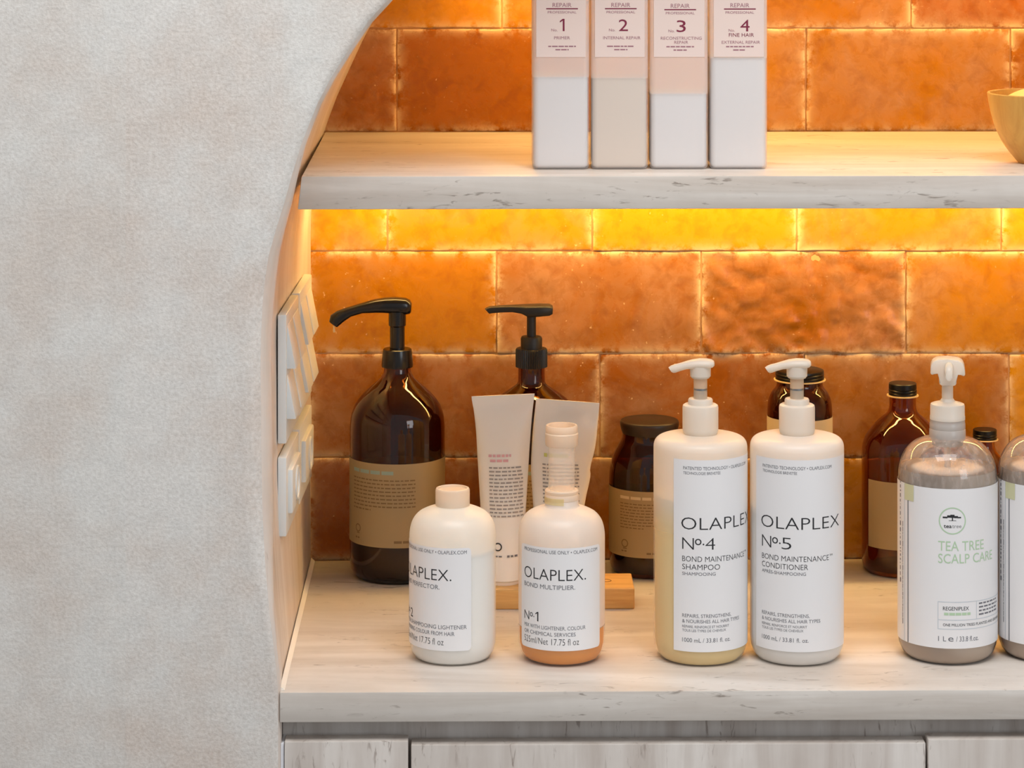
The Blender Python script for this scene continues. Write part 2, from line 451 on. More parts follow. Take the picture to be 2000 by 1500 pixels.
# ------------------------------------------------------------------ setting
Y_BACK = 0.465
def build_setting():
    # outline of the niche: front edge (at the wall face) and back edge (at the tiles)
    ftab = [(1500, 544), (1420, 544), (1351, 543.5), (1280, 537), (1200, 527), (1100, 518), (1000, 513), (900, 511), (800, 510), (720, 509), (660, 510), (600, 513), (550, 518), (500, 526), (450, 540), (400, 556), (340, 572), (280, 590), (202, 621), (153, 647), (101, 680), (41, 721), (2, 757)]
    btab = [(1500, 607), (1420, 607), (1351, 607), (1280, 607), (1200, 607), (1100, 607), (1000, 607), (900, 607), (800, 607), (720, 607), (660, 607), (600, 607), (550, 608), (375, 611), (332, 616), (290, 623), (240, 639), (189, 658), (123, 688), (82, 707), (38, 730), (-12, 762), (-45, 787)]
    fl = [at(u, v, 0.0) for v, u in ftab]; bl = [at(u, v, Y_BACK) for v, u in btab]
    fl[0].z = 0; bl[0].z = 0
    for i in range(1, 13): bl[i].z = fl[i].z
    # the crown of the arch
    xc = at(1650, 650, 0).x
    def crown(p, top, n=14):
        out = []
        ax = xc - p.x; az = top - p.z
        # continue round to the top: quarter of an ellipse starting where the measured edge leaves the picture
        a0 = math.radians(48)
        for k in range(1, n + 1):
            a = a0 + (PI / 2 - a0) * k / n
            out.append(Vector((xc - ax * math.cos(a) / math.cos(a0), p.y, p.z + az * (math.sin(a) - math.sin(a0)) / (1 - math.sin(a0)))))
        return out
    fl += crown(fl[-1], at(1389, -470, 0).z); bl += crown(bl[-1], at(1389, -470, 0).z - 0.012)
    mir = lambda L: L + [Vector((2 * xc - p.x, p.y, p.z)) for p in L[-2::-1]]
    Fr, Bk = mir(fl), mir(bl)
    # lining: loft from the front edge to the tiles, kept thick outwards
    bm = bmesh.new(); n = len(Fr)
    def RR(z): k = max(0, min(1, (z - 0.93) / 0.14)); m = max(0, min(1, (z - 1.24) / 0.14)); return 0.007 + 0.017 * k * k * (3 - 2 * k) * (1 - 0.85 * m * m * (3 - 2 * m))
    nrm = []
    for i in range(n):
        a, b = Fr[max(0, i - 1)], Fr[min(n - 1, i + 1)]; d = (b - a).normalized(); nrm.append(Vector((-d.z, 0, d.x)))
    steps = [0.12, 0.2, 0.4, 0.6, 0.8, 1.0]
    NA, SPLIT = 9, 5          # the corner is a quarter round; the lining sheet runs round it as far as SPLIT
    def corner(i):
        R = RR(Fr[i].z); k0 = R / Y_BACK; base = Fr[i].lerp(Bk[i], k0) - nrm[i] * (R * 0.30); out = []
        for k in range(NA + 1):
            a = PI / 2 * k / NA; q = base + nrm[i] * (R * (1 - math.cos(a))); out.append(Vector((q.x, R * (1 - math.sin(a)), max(0, q.z))))
        return out
    arcs = [corner(i) for i in range(n)]
    grid = []
    for i in range(n):
        grid.append([bm.verts.new(q) for q in arcs[i][SPLIT::-1]] + [bm.verts.new(Fr[i].lerp(Bk[i], k)) for k in steps])
    for i in range(n - 1):
        for k in range(len(grid[0]) - 1): bm.faces.new((grid[i][k], grid[i][k + 1], grid[i + 1][k + 1], grid[i + 1][k]))
    struct(obj('trim_1', bm, M_LINE, None, 50))
    # the front wall with the round-cornered opening
    bm = bmesh.new(); rows = []
    X0, X1, ZT = -2.6, 2.9, 2.7
    for i in range(n):
        r = [bm.verts.new(q) for q in arcs[i][SPLIT:]]
        o = Fr[i]
        f = i / (n - 1)
        if o.z < fl[22].z: e = Vector((X0 if o.x < xc else X1, 0, o.z))
        else:
            s_ = (o.x - fl[22].x) / (2 * (xc - fl[22].x)); e = Vector((X0 + (X1 - X0) * s_, 0, ZT))
        r.append(bm.verts.new(e)); rows.append(r)
    for a, b in zip(rows, rows[1:]):
        for k in range(len(a) - 1): bm.faces.new((a[k], b[k], b[k + 1], a[k + 1]))
    cl = bm.verts.new((X0, 0, ZT)); cr_ = bm.verts.new((X1, 0, ZT))
    i22 = 22
    bm.faces.new((rows[i22 - 1][-1], rows[i22][-1], cl)) if (rows[i22][-1].co - cl.co).length > 1e-5 else None
    j = n - 1 - i22
    if (rows[j][-1].co - cr_.co).length > 1e-5: bm.faces.new((rows[j][-1], rows[j + 1][-1], cr_))
    struct(obj('wall_front', bm, M_WALL, None, 40))
    # room floor
    bm = bmesh.new(); box(bm, -2.6, 2.9, -4.5, 0.6, -0.05, 0)
    struct(obj('floor', bm, M_FLOOR, None))
    # tiled back wall: every tile has its own uneven glazed face, set in pale grout
    bm = bmesh.new(); lay = bm.loops.layers.float_color.new('tint')
    rowsY = [-752, -550, -347, -146, 55, 257.5, 289, 490, 690, 893, 1094.5]
    offs = [980, 775, 775, 980, 775, 980, 757, 970, 772, 960]
    xmax = at(2800, 0, Y_BACK).x; rnd = random.Random(11)
    special = {(6, 0): (0.95, 0.38, 0.7), (6, 1): (0.8, 0.5, 0.9), (6, 2): (1.0, 0.25, 0.6), (6, 3): (0.75, 0.55, 0.7), (6, 4): (1.0, 0.25, 0.5), (7, 0): (0.48, 0.25, 0.5), (7, 1): (0.22, 0.64, 1.8), (7, 2): (0.25, 0.64, 7.0), (7, 3): (0.6, 0.55, 0.7), (8, 0): (0.2, 0.5, 0.8), (8, 1): (0.12, 0.55, 0.8),  # own tile tones, plus painted falloff of the shelf strip's light from row to row
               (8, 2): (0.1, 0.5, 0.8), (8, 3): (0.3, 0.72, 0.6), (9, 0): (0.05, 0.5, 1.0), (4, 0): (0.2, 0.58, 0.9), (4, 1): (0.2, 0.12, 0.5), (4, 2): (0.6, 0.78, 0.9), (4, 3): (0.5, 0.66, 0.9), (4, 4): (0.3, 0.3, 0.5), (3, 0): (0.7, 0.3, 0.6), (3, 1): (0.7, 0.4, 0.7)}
    for ri in range(len(rowsY) - 1):
        v0, v1 = rowsY[ri], rowsY[ri + 1]
        if ri == 5: pass
        u = offs[ri]
        while u > 606: u -= 399.5
        ci = 0
        while True:
            a = at(max(u, 603), v0, Y_BACK); b = at(u + 399.5, v1, Y_BACK)
            if a.x > xmax: break
            if b.x - a.x < 0.012: u += 399.5; continue
            ga = 0.0005
            x0, x1, z0, z1 = a.x + ga, b.x - ga, b.z + ga, a.z - ga
            g, cl_, hm = special.get((ri, ci), (rnd.random(), rnd.uniform(0.3, 0.72), rnd.uniform(0.5, 1.0)))
            nx = max(6, int((x1 - x0) / 0.0042)); nz = max(4, int((z1 - z0) / 0.0042))
            tx, tz = rnd.uniform(-0.006, 0.006), rnd.uniform(-0.010, 0.010); ph = Vector((rnd.random() * 50, rnd.random() * 50, rnd.random() * 50))
            ins = [0.0, 0.0006, 0.0014, 0.0028, 0.005]
            xs = [x0 + q for q in ins] + [x0 + 0.008 + (x1 - x0 - 0.016) * q / nx for q in range(nx + 1)] + [x1 - q for q in ins[::-1]]
            zs = [z0 + q for q in ins] + [z0 + 0.008 + (z1 - z0 - 0.016) * q / nz for q in range(nz + 1)] + [z1 - q for q in ins[::-1]]
            if x1 - x0 < 0.02: xs = [x0, x0 + 0.001, (x0 + x1) / 2, x1 - 0.001, x1]
            if z1 - z0 < 0.02: zs = [z0, z0 + 0.001, (z0 + z1) / 2, z1 - 0.001, z1]
            NX, NZ = len(xs) - 1, len(zs) - 1
            gv = []
            for iz in range(NZ + 1):
                r = []
                for ix in range(NX + 1):
                    x, z = xs[ix], zs[iz]; bx, bz = x, z
                    wob = 0.0010 * noise.noise(Vector((x * 60, z * 60, 3)) + ph)
                    if ix < 5 or ix > NX - 5: x += wob * 0.7
                    if iz < 5 or iz > NZ - 5: z += wob * 0.7
                    hm *= 1.0; h = 0.0007 * noise.noise(Vector((x * 14, z * 14, 0)) + ph) + 0.00042 * hm * noise.noise(Vector((x * 60 + z * 18, z * 45, 0)) + ph) + 0.00022 * hm * noise.noise(Vector((x * 140, z * 140, 0)) + ph)
                    h += tx * (x - (x0 + x1) / 2) + tz * (z - (z0 + z1) / 2)
                    ed = min(bx - x0, x1 - bx, bz - z0, z1 - bz)
                    h -= 0.0009 * math.exp(-max(ed, 0) / 0.0012)
                    if ix in (0, NX) or iz in (0, NZ): h -= 0.003
                    wear = math.exp(-max(ed, 0) / 0.0034) * (0.95 + 0.6 * noise.noise(Vector((x * 25, z * 25, 9)) + ph))
                    r.append((bm.verts.new((x, Y_BACK - 0.0012 - h, z)), max(0, min(1, wear))))
                gv.append(r)
            for iz in range(NZ):
                for ix in range(NX):
                    q = (gv[iz][ix], gv[iz][ix + 1], gv[iz + 1][ix + 1], gv[iz + 1][ix])
                    f = bm.faces.new([k[0] for k in q])
                    for lp, k in zip(f.loops, q): lp[lay] = (g, cl_, k[1], 1)
            ci += 1; u += 399.5
    bm.faces.new([bm.verts.new(q) for q in ((-0.3, Y_BACK + 0.0012, 0.0), (xmax + 0.1, Y_BACK + 0.0012, 0.0), (xmax + 0.1, Y_BACK + 0.0012, 1.95), (-0.3, Y_BACK + 0.0012, 1.95))]).material_index = 1
    struct(obj('wall_back', bm, [M_TILE, M_GROUT], None, 60, keepn=True))
    return xc, Bk[24:-24]
XC, CROWN = build_setting()
MX = lambda x: 2 * XC - x

# ------------------------------------------------------------------ counter, cabinet, shelf, strips of light
Z_CT, Z_SH = 0.9, at(1000, 257, Y_BACK).z
def build_furniture():
    lf, lb = at(546.5, 1351, 0).x, at(608.5, 1092, Y_BACK).x
    th = 0.0252
    def slab(xf, xb, xf2, xb2, y0, y1, z1, z0, bev):
        bm = bmesh.new()
        hexa(bm, [(xf2, y0, z0), (MX(xf2), y0, z0), (MX(xb2), y1, z0), (xb2, y1, z0), (xf, y0, z1), (MX(xf), y0, z1), (MX(xb), y1, z1), (xb, y1, z1)], bev); return bm
    tag(obj('worktop', slab(lf, lb, lf, lb, 0.0, Y_BACK - 0.004, Z_CT, Z_CT - th, 0.0008), M_TRAV), 'pale travertine worktop under the bottles, lower of the two levels', 'worktop')
    y0 = 0.064
    p = lambda u, v, y: at(u, v, y).x
    tag(obj('wall_shelf', slab(p(589, 347, y0), p(635.5, 257, Y_BACK), p(581.5, 414, y0), p(628, 310, Y_BACK), y0, Y_BACK - 0.004, Z_SH, Z_SH - 0.0285, 0.0008), M_TRAV), 'pale travertine shelf across the niche carrying the four square bottles', 'shelf')
    # bead of sealant where worktop meets lining
    bm = bmesh.new()
    a = Vector((lf - 0.0004, 0.006, Z_CT)); b = Vector((lb - 0.0004, Y_BACK - 0.006, Z_CT))
    for q in range(2):
        pa, pb = (a, b) if q == 0 else (Vector((MX(a.x), a.y, a.z)), Vector((MX(b.x), b.y, b.z)))
        s_ = 1 if q == 0 else -1
        v = [bm.verts.new(w) for w in (pa, pa + Vector((0.0042 * s_, 0, 0.0002)), pa + Vector((0.0004 * s_, 0, 0.0036)), pb, pb + Vector((0.0042 * s_, 0, 0.0002)), pb + Vector((0.0004 * s_, 0, 0.0036)))]
        for f in ((0, 1, 2), (3, 5, 4), (0, 3, 4, 1), (1, 4, 5, 2), (2, 5, 3, 0)): bm.faces.new([v[k] for k in f])
    struct(obj('trim_2', bm, M_BEAD))
    # base cabinet
    xl = at(544.5, 1460, 0).x + 0.0015; xr = MX(xl)
    c = thing('base_cabinet', 'travertine-faced base cabinet with flush drawers under the worktop', 'cabinet', ((xl + xr) / 2, 0.2, 0))
    L = lambda x: x - (xl + xr) / 2
    lw = at(612, 1300, Y_BACK).x
    bm = bmesh.new(); hexa(bm, [(L(xl), 0.03 - 0.2, 0), (L(xr), 0.03 - 0.2, 0), (L(MX(lw)), 0.25, 0), (L(lw), 0.25, 0), (L(xl), 0.03 - 0.2, Z_CT - th - 0.0003), (L(xr), 0.03 - 0.2, Z_CT - th - 0.0003), (L(MX(lw)), 0.25, Z_CT - th - 0.0003), (L(lw), 0.25, Z_CT - th - 0.0003)])
    obj('carcass', bm, M_TRAVV, c, smooth=False)
    for u0, u1, vt, dy in ((555.5, 797, 1449, 0.001), (803, 1808, 1455, 0.0025), (1813, 2240, 1444.5, 0.0)):
        a, b = at(u0, vt, dy), at(u1, vt, dy)
        bm = bmesh.new(); box(bm, L(a.x), L(b.x) if u1 < 2200 else L(xr) - 0.004, dy - 0.2, dy - 0.2 + 0.020, 0.46, a.z, 0.0009)
        obj('drawer_front', bm, M_TRAVV, c)
    bm = bmesh.new(); box(bm, L(xl), L(at(554, 1480, 0).x), 0.004 - 0.2, 0.03 - 0.2, 0.10, at(555, 1452, 0.004).z, 0.0005)
    obj('filler_strip', bm, M_FILL, c)['label'] = 'white filler strip'
    # strips of light
    def strip(name, label, pts, z_pts, led):
        root = thing(name, label, 'light strip', (pts[len(pts) // 2], 0.408, z_pts[len(pts) // 2]), 'warm light strips in the niche')
        ox, oz = root.location.x, root.location.z
        for nm, w, h, m, dz in (('channel', 0.009, 0.0042, M_ALU, 0.0), ('light_diffuser', 0.0065, 0.0016, led, -0.0042)):
            bm = bmesh.new(); prev = None
            for i, (x, z) in enumerate(zip(pts, z_pts)):
                a, b = max(0, i - 1), min(len(pts) - 1, i + 1)
                t = Vector((pts[b] - pts[a], 0, z_pts[b] - z_pts[a])).normalized(); nn = Vector((t.z, 0, -t.x))   # towards the inside
                q = []
                base = Vector((x - ox, 0, z - oz)) + nn * (-dz)
                for yy, hh in ((-w, 0), (w, 0), (w, h), (-w, h)): q.append(bm.verts.new(base + Vector((0, yy, 0)) + nn * hh))
                if prev:
                    for k in range(4): bm.faces.new((prev[k], prev[(k + 1) % 4], q[(k + 1) % 4], q[k]))
                else: bm.faces.new(q)
                prev = q
            bm.faces.new(prev[::-1]); obj(nm, bm, m, root, smooth=False)
    xa = at(628, 330, Y_BACK).x + 0.004
    strip('led_strip', 'warm light strip hidden under the shelf along the tiles', [xa, XC, MX(xa)], [Z_SH - 0.0288] * 3, M_LED)
    # second strip follows the crown of the arch
    P = [(XC + (p.x - XC) * 0.97, p.z - 0.010) for p in CROWN]
    strip('led_strip', 'warm light strip along the crown of the arch above the square bottles', [q[0] for q in P], [q[1] for q in P], M_LED2)
build_furniture()

# ------------------------------------------------------------------ bottles
def glass_shell(it, outer, wall=0.0026, mat=None, parent=None, liquid=None, liqmat=None, name='glass_body', n=80):
    """outer: (r, z) from base to mouth, returned as a hollow shell"""
    inner = [(max(0.0005, r - wall), max(z, 0.005)) for r, z in outer[::-1]]
    bm = lathe(bmesh.new(), [(0, outer[0][1])] + outer + inner + [(0, 0.005)], n, cap=False)
    o = obj(name, bm, mat, parent, 40)
    if liquid:
        lp = [(max(0.0005, r - wall - 0.0006), max(z, 0.0056)) for r, z in outer if z < liquid]
        bm = lathe(bmesh.new(), [(0, 0.0056)] + lp + [(lp[-1][0], liquid), (0, liquid)], n, cap=False)
        obj('liquid', bm, liqmat, parent, 40)
    return o
def solid(name, prof, mat, parent, n=64, sharp=35):
    return obj(name, lathe(bmesh.new(), [(0, prof[0][1])] + prof + [(0, prof[-1][1])], n, cap=False), mat, parent, sharp)

def ridged(name, prof_r, z0, z1, nr, depth, mat, parent, n=96):
    """cap with upright ribs"""
    bm = bmesh.new(); rings = []
    for z, k in ((z0, 1), (z1 - 0.0015, 1), (z1, 0.94)):
        rings.append([bm.verts.new(((prof_r * k + (depth if i % 2 else 0)) * math.sin(2 * PI * i / n), -(prof_r * k + (depth if i % 2 else 0)) * math.cos(2 * PI * i / n), z)) for i in range(n)])
    for a, b in zip(rings, rings[1:]):
        for i in range(n): j = (i + 1) % n; bm.faces.new((a[i], a[j], b[j], b[i]))
    bm.faces.new(rings[0]); bm.faces.new(rings[-1])
    return obj(name, bm, mat, parent, 30)

AMBER_PROF = [(72, 1123), (80, 1121), (87, 1115), (91, 1104), (93, 1088), (93, 1000), (93, 900), (93, 832)]
AMBER_SH = [(93, 832), (90.5, 810), (83, 790), (71, 773), (56, 758), (42, 746), (32, 736), (27, 726)]
def amber_label(it, hw, v0, v1, parent, seed, rot=0, heading=M_INKCYAN, paper=M_KRAFT, text=True, logo=-60, textspan=(-66, 30)):
    L = Label(it, hw, rot); L.paper(-110, 112, v0, v1, paper); rnd = random.Random(seed); R = L.R
    if text:
        H = v1 - v0; x0 = math.radians(textspan[0]) * R; x1 = math.radians(textspan[1]) * R
        L.greek(x0, x0 + (x1 - x0) * 0.72, v0 + H * 0.085, v0 + H * 0.128, heading, rnd, gap=0.0016, word=(0.008, 0.014))
        for k in range(9):
            f = 0.19 + k * 0.045
            L.greek(x0, x0 + (x1 - x0) * (0.35 if k == 8 else 1.0), v0 + H * f, v0 + H * (f + 0.016), M_INKBROWN, rnd)
        lx = math.radians(logo) * R; lz = it.z(v0 + H * 0.80)
        L.add(ring_bm(lx, lz, it.r(8.0), it.r(2.2)), M_INKBROWN)
        L.rect(lx - it.r(4), lx + it.r(5), v0 + H * 0.80 + 8.5, v0 + H * 0.80 + 10.5, M_INKBROWN)
        L.greek(lx - it.r(8), lx + it.r(8), v0 + H * 0.905, v0 + H * 0.925, M_INKBROWN, rnd, word=(0.002, 0.003))
        xa = math.radians(-4) * R; L.greek(xa, xa + it.r(60), v0 + H * 0.915, v0 + H * 0.945, M_INKBROWN, rnd, word=(0.004, 0.009))
    return L.done(parent)

def pump_amber_a():
    it = Item(776, 1123, Z_CT)
    t = thing('pump_bottle', 'brown glass bottle with long curved black pump spout, nearest the left wall of the niche', 'pump bottle', it.p)
    prof = it.prof(AMBER_PROF[:-1] + cr(AMBER_SH)) + it.prof([(26, 716), (26, 700)])
    glass_shell(it, prof, mat=M_AMBER, parent=t, liquid=it.z(908), liqmat=M_DARKLIQ)
    amber_label(it, 93, 888, 1049, t, 3, textspan=(-63, 22), logo=-54)
    solid('collar', it.prof([(30.5, 716), (31, 712), (29, 690), (28, 682), (26, 680.5)]), M_BLACK, t)
    b = bmesh.new(); bmesh.ops.create_uvsphere(b, u_segments=20, v_segments=10, radius=0.0068)
    for v in b.verts: v.co.y *= 0.35
    o = obj('glass_emblem', b, M_AMBER, t); o.location = (it.x(747), -it.r(59), it.z(778)); o.rotation_euler = (-0.75, 0, -0.4)
    solid('pump_stem', it.prof([(14.5, 682), (14.5, 638), (17, 635), (17, 608)]), M_BLACK, t)
    P = lambda u, v: (it.x(u), it.z(v))
    st = [(P(804, 592), P(803, 610), 0.0045), (P(801, 586), P(800, 613), 0.0070), (P(793, 582), P(793, 614), 0.0085), (P(773, 580), P(773, 613), 0.009), (P(752, 581), P(752, 611), 0.0085), (P(733, 584), P(734, 610.5), 0.0075),
          (P(703, 592.5), P(708, 611.5), 0.006), (P(678, 600), P(686, 618), 0.0052), (P(658, 607), P(673, 627), 0.005), (P(646, 615), P(663, 635.5), 0.005), (P(643, 627), P(659, 638.5), 0.0047)]
    obj('pump_head', stations(bmesh.new(), st), M_BLACK, t, 50)
    solid('drip', [(0.0008, it.z(649)), (0.0013, it.z(646)), (0.0009, it.z(640)), (0.0012, it.z(636))], M_RING, t, 12).location = (it.x(652.5), 0, 0)
def pump_amber_b():
    it = Item(1038, 1121, Z_CT)
    t = thing('pump_bottle', 'brown glass bottle with flat black paddle pump, behind the two white tubes', 'pump bottle', it.p)
    prof = it.prof(AMBER_PROF[:-1] + cr([(93, 836), (91, 815), (84, 797), (72, 782), (56, 769), (40, 758), (30, 751), (26.5, 744)])) + it.prof([(26, 716), (26, 700)])
    glass_shell(it, prof, mat=M_AMBER, parent=t, liquid=it.z(905), liqmat=M_DARKLIQ)
    amber_label(it, 93, 888, 1049, t, 5)
    ridged('collar', it.r(29.5), it.z(716), it.z(680), 48, it.r(1.6), M_BLACKM, t)
    solid('upper_collar', it.prof([(21, 681), (21, 661), (19, 657)]), M_BLACKM, t)
    solid('pump_stem', it.prof([(9, 659), (9, 616)]), M_BLACKM, t)
    P = lambda u, v: (it.x(u), it.z(v))
    st = [(P(1079.5, 598), P(1079, 612), 0.0085), (P(1074, 595), P(1073, 615), 0.0105), (P(1055, 594.5), P(1052, 617), 0.011), (P(1033, 595), P(1032, 618), 0.0108), (P(1018, 595.5), P(1018, 611), 0.0092),
          (P(1000, 596), P(1001, 608.5), 0.0068), (P(975, 597), P(977, 609.5), 0.005), (P(956, 598.5), P(961, 611), 0.0046), (P(947, 602.5), P(956, 612), 0.004)]
    obj('pump_head', stations(bmesh.new(), st, e=5), M_BLACKM, t, 40)

def jar_wide():
    it = Item(1268.5, 1115, Z_CT)
    t = thing('jar', 'squat brown glass jar with broad flat dark lid, behind the small wood block', 'jar', it.p)
    pr = [(62, 1115), (70, 1113), (75.5, 1105), (78, 1090), (79, 1060), (79, 940)] + cr([(79, 932), (77.5, 912), (72.5, 892), (64, 873), (56, 858), (53.5, 848), (53.5, 838)])
    glass_shell(it, it.prof(pr), mat=M_AMBER, parent=t, liquid=it.z(930), liqmat=M_DARKLIQ)
    amber_label(it, 79, 944, 1072, t, 9, heading=M_KRAFTP, textspan=(-45, 60), logo=-37)
    solid('lid', it.prof([(53, 845), (55.5, 838), (57.5, 828), (57.5, 823), (56, 820.5), (54, 819.5)]), M_LID, t, 80)
def jar_ring():
    it = Item(1562, 1118, Z_CT)
    t = thing('jar', 'brown glass jar with ribbed black screw lid, behind the conditioner pump bottle', 'jar', it.p)
    pr = [(52, 1118), (58, 1115), (62, 1106), (63.5, 1090), (63.5, 830)] + cr([(63.5, 815), (63, 795), (60.5, 779), (55, 766), (48, 757), (45, 750), (45, 742)])
    glass_shell(it, it.prof(pr), mat=M_AMBER, parent=t, liquid=it.z(822), liqmat=M_DARKLIQ)
    amber_label(it, 63.5, 811, 1060, t, 12, paper=M_KRAFTP, text=False)
    solid('lid', it.prof([(47.5, 740), (47.5, 735), (46, 733.5), (47.5, 732), (47.5, 729), (46.3, 727.5), (47.3, 726), (46.5, 722.5), (44.5, 721.5)]), M_CAPM, t)
    solid('lid_ring', it.prof([(47, 742.5), (50.4, 742), (50.6, 740), (47, 739.5)]), M_RING, t)
def bottle_screw():
    it = Item(1763, 1113, Z_CT)
    t = thing('bottle', 'tall brown glass bottle with ribbed black screw cap and no pump', 'bottle', it.p)
    pr = [(66, 1113), (73, 1111), (78, 1103), (80, 1090), (80, 890)] + cr([(80, 890), (79, 872), (74, 855), (66, 842), (54, 827), (41, 815), (31, 806), (26.5, 796), (26, 782), (26, 772)])
    glass_shell(it, it.prof(pr), mat=M_AMBERL, parent=t)
    amber_label(it, 80, 927, 1057, t, 14, rot=55, textspan=(-62, 20), logo=-56)
    solid('screw_cap', it.prof([(27.5, 771), (27.5, 767), (26.3, 765.5), (27.5, 764), (27.5, 761), (26.3, 759.5), (27.3, 758), (27, 749), (25.5, 747.5)]), M_CAPM, t)
    solid('cap_ring', it.prof([(27, 773.5), (30.8, 773), (31, 771), (27, 770.5)]), M_RING, t)
    b = bmesh.new(); bmesh.ops.create_uvsphere(b, u_segments=16, v_segments=8, radius=0.006)
    for v in b.verts: v.co = Vector((v.co.x * 1.0, v.co.y * 0.5, v.co.z * 1.0))
    o = obj('glass_emblem', b, M_AMBERL, t); o.location = (it.x(1797), -it.r(52), it.z(847)); o.rotation_euler = (0.7, 0, 0.55)
def bottle_small():
    it = Item(1923.5, 1106, Z_CT)
    t = thing('bottle', 'small brown glass bottle with black screw cap peeping out between the two scalp-care bottles', 'bottle', it.p)
    pr = [(38, 1106), (44, 1104), (47, 1096), (48, 1085), (48, 935)] + cr([(48, 935), (47.5, 920), (44, 908), (36, 896), (28, 886), (22, 878), (19.5, 870), (19, 858)])
    glass_shell(it, it.prof(pr), mat=M_AMBERL, parent=t, n=56)
    L = Label(it, 48); L.paper(-110, 110, 950, 1060, M_KRAFT); L.done(t)
    solid('screw_cap', it.prof([(23.4, 857), (23.4, 853.5), (22.3, 852), (23.4, 850.5), (23.4, 848), (22.6, 847), (23, 845.5), (23, 839), (21.8, 838)]), M_CAPM, t)
    solid('cap_ring', it.prof([(22.5, 859.3), (25.8, 858.8), (26, 857), (22.5, 856.6)]), M_RING, t)

def shell_and_fill(it, prof, parent, shellmat, fills, wall=0.0012, n=80):
    """thin translucent shell with the contents inside it: fills = [(row bottom, row top, material, name)]"""
    glass_outer = [(0, prof[0][1])] + prof
    obj('bottle_body', lathe(bmesh.new(), glass_outer + ([] if prof[-1][0] < 1e-5 else [(0, prof[-1][1])]), n, cap=False), shellmat, parent, 40)
    for z0, z1, m in fills:
        inn = [(max(0.0004, r - wall), max(z, 0.0010)) for r, z in prof if z0 <= z < z1]
        rt = None
        for (ra, za), (rb, zb) in zip(prof, prof[1:]):
            if za <= z1 <= zb and zb > za: rt = ra + (rb - ra) * (z1 - za) / (zb - za)
        inn.append((max(0.0004, (rt if rt else inn[-1][0]) - wall), z1))
        obj('liquid', lathe(bmesh.new(), [(0, inn[0][1])] + inn + [(0, z1)], n, cap=False), m, parent, 40)

def salon_bottle(u, rot, which):
    it = Item(u, 1284 if which == 1 else 1282, Z_CT)
    lab = ('frosted bottle of amber liquid with a tall clear dosing neck, before the white tubes' if which == 1
           else 'short milky white bottle with plain frosted screw cap, front row far left')
    t = thing('salon_bottle', lab, 'bottle', it.p)
    hw = 84.5
    body = [(54, 1284), (64, 1283), (73, 1278), (80, 1268), (84, 1252), (84.5, 1235), (84.5, 1120)]
    sh = cr([(84.5, 1060), (84.3, 1042), (82, 1026), (77, 1013), (68, 1002), (56, 995), (44, 990.5), (35, 988)])
    top = [(33, 985), (33, 968)] if which == 1 else [(31, 985), (31, 972)]
    prof = it.prof(body + sh + top)
    if which == 1:
        shell_and_fill(it, prof, t, filled_frost('frosted_plastic_amber_fill', rgb(250, 243, 234), it.z(1214), 0.86, 0.22), [(0, it.z(1214), M_LIQA)])
        solid('neck_ring', it.prof([(31.5, 986), (32, 976), (33.5, 974), (33.5, 966), (32, 963), (33, 961), (33, 957), (31, 955), (26.5, 954.5)]), M_CAPF, t)
        b = lathe(bmesh.new(), it.prof([(25.5, 955), (26, 930), (26, 900), (26, 868)]), 64, cap=False)
        obj('dosing_tube', b, M_CLEARN, t)
        b = lathe(bmesh.new(), it.prof([(24.0, 871), (30.5, 870), (32, 867), (32.5, 846), (31, 844), (31.5, 842), (31.5, 833), (30, 830), (26.5, 830), (26, 833), (25, 866), (24.0, 866)]), 64, cap=False)
        obj('dosing_rim', b, M_CAPF, t)
        b = bmesh.new()
        lathe(b, it.prof([(33.75, 981), (33.75, 968)]), 64, cap=False)
        bmesh.ops.delete(b, geom=[f for f in b.faces if not (f.calc_center_median().x < it.r(2) and f.calc_center_median().y < it.r(5))], context='FACES')
        obj('yellow_residue', b, M_STAIN, t)
    else:
        shell_and_fill(it, prof, t, filled_frost('frosted_plastic_white_fill', rgb(251, 246, 236), it.z(1066), 0.6, 0.2, 0.3, 0.004), [(0, it.z(1066), M_LIQW)])
        b = lathe(bmesh.new(), it.prof([(0, 986), (33.5, 986), (33.5, 957), (33, 955), (32, 953), (29, 952), (28, 953), (27.5, 956), (0, 957)]), 64, cap=False)
        obj('screw_cap', b, M_CAPF, t)
    L = Label(it, hw, rot); R = L.R
    L.paper(-66, 60, 1051, 1249, M_PAPER, corner=0.0035)
    x0 = math.radians(-57.5) * R; px = 1 / it.s
    L.text('PROFESSIONAL USE ONLY \u2022 OLAPLEX.COM', x0, x0 + 164 * px, 1055.5, 1062.5, M_INKGREY)
    L.text('OLAPLEX.', x0, x0 + 134 * px, 1091, 1114, M_INK, 0.010)
    L.text('BOND MULTIPLIER.' if which == 1 else 'BOND PERFECTOR.', x0, x0 + 111 * px, 1122, 1131, M_INKGREY)
    e = L.text('N', x0, x0 + 15 * px, 1177, 1195, M_INK, 0.008)
    e = L.text('o.', e + 2 * px, e + 13 * px, 1175, 1188, M_INK)
    L.text('1' if which == 1 else '2', e + 2.5 * px, None, 1177, 1195, M_INK, 0.0)
    if which == 1:
        L.text('MIX WITH LIGHTENER, COLOUR', x0, x0 + 133 * px, 1201.5, 1209, M_INKGREY)
        L.text('OR CHEMICAL SERVICES', x0, x0 + 112 * px, 1213.5, 1221, M_INKGREY)
    else:
        L.text('AFTER SHAMPOOING LIGHTENER', x0, x0 + 164 * px, 1199, 1207, M_INKGREY)
        L.text('OR RINSING COLOUR FROM HAIR', x0, x0 + 140 * px, 1211.5, 1219.5, M_INKGREY)
    L.text('525ml/Net 17.75 fl oz', x0, x0 + 119 * px, 1225, 1238, M_INK, 0.012)
    L.done(t)

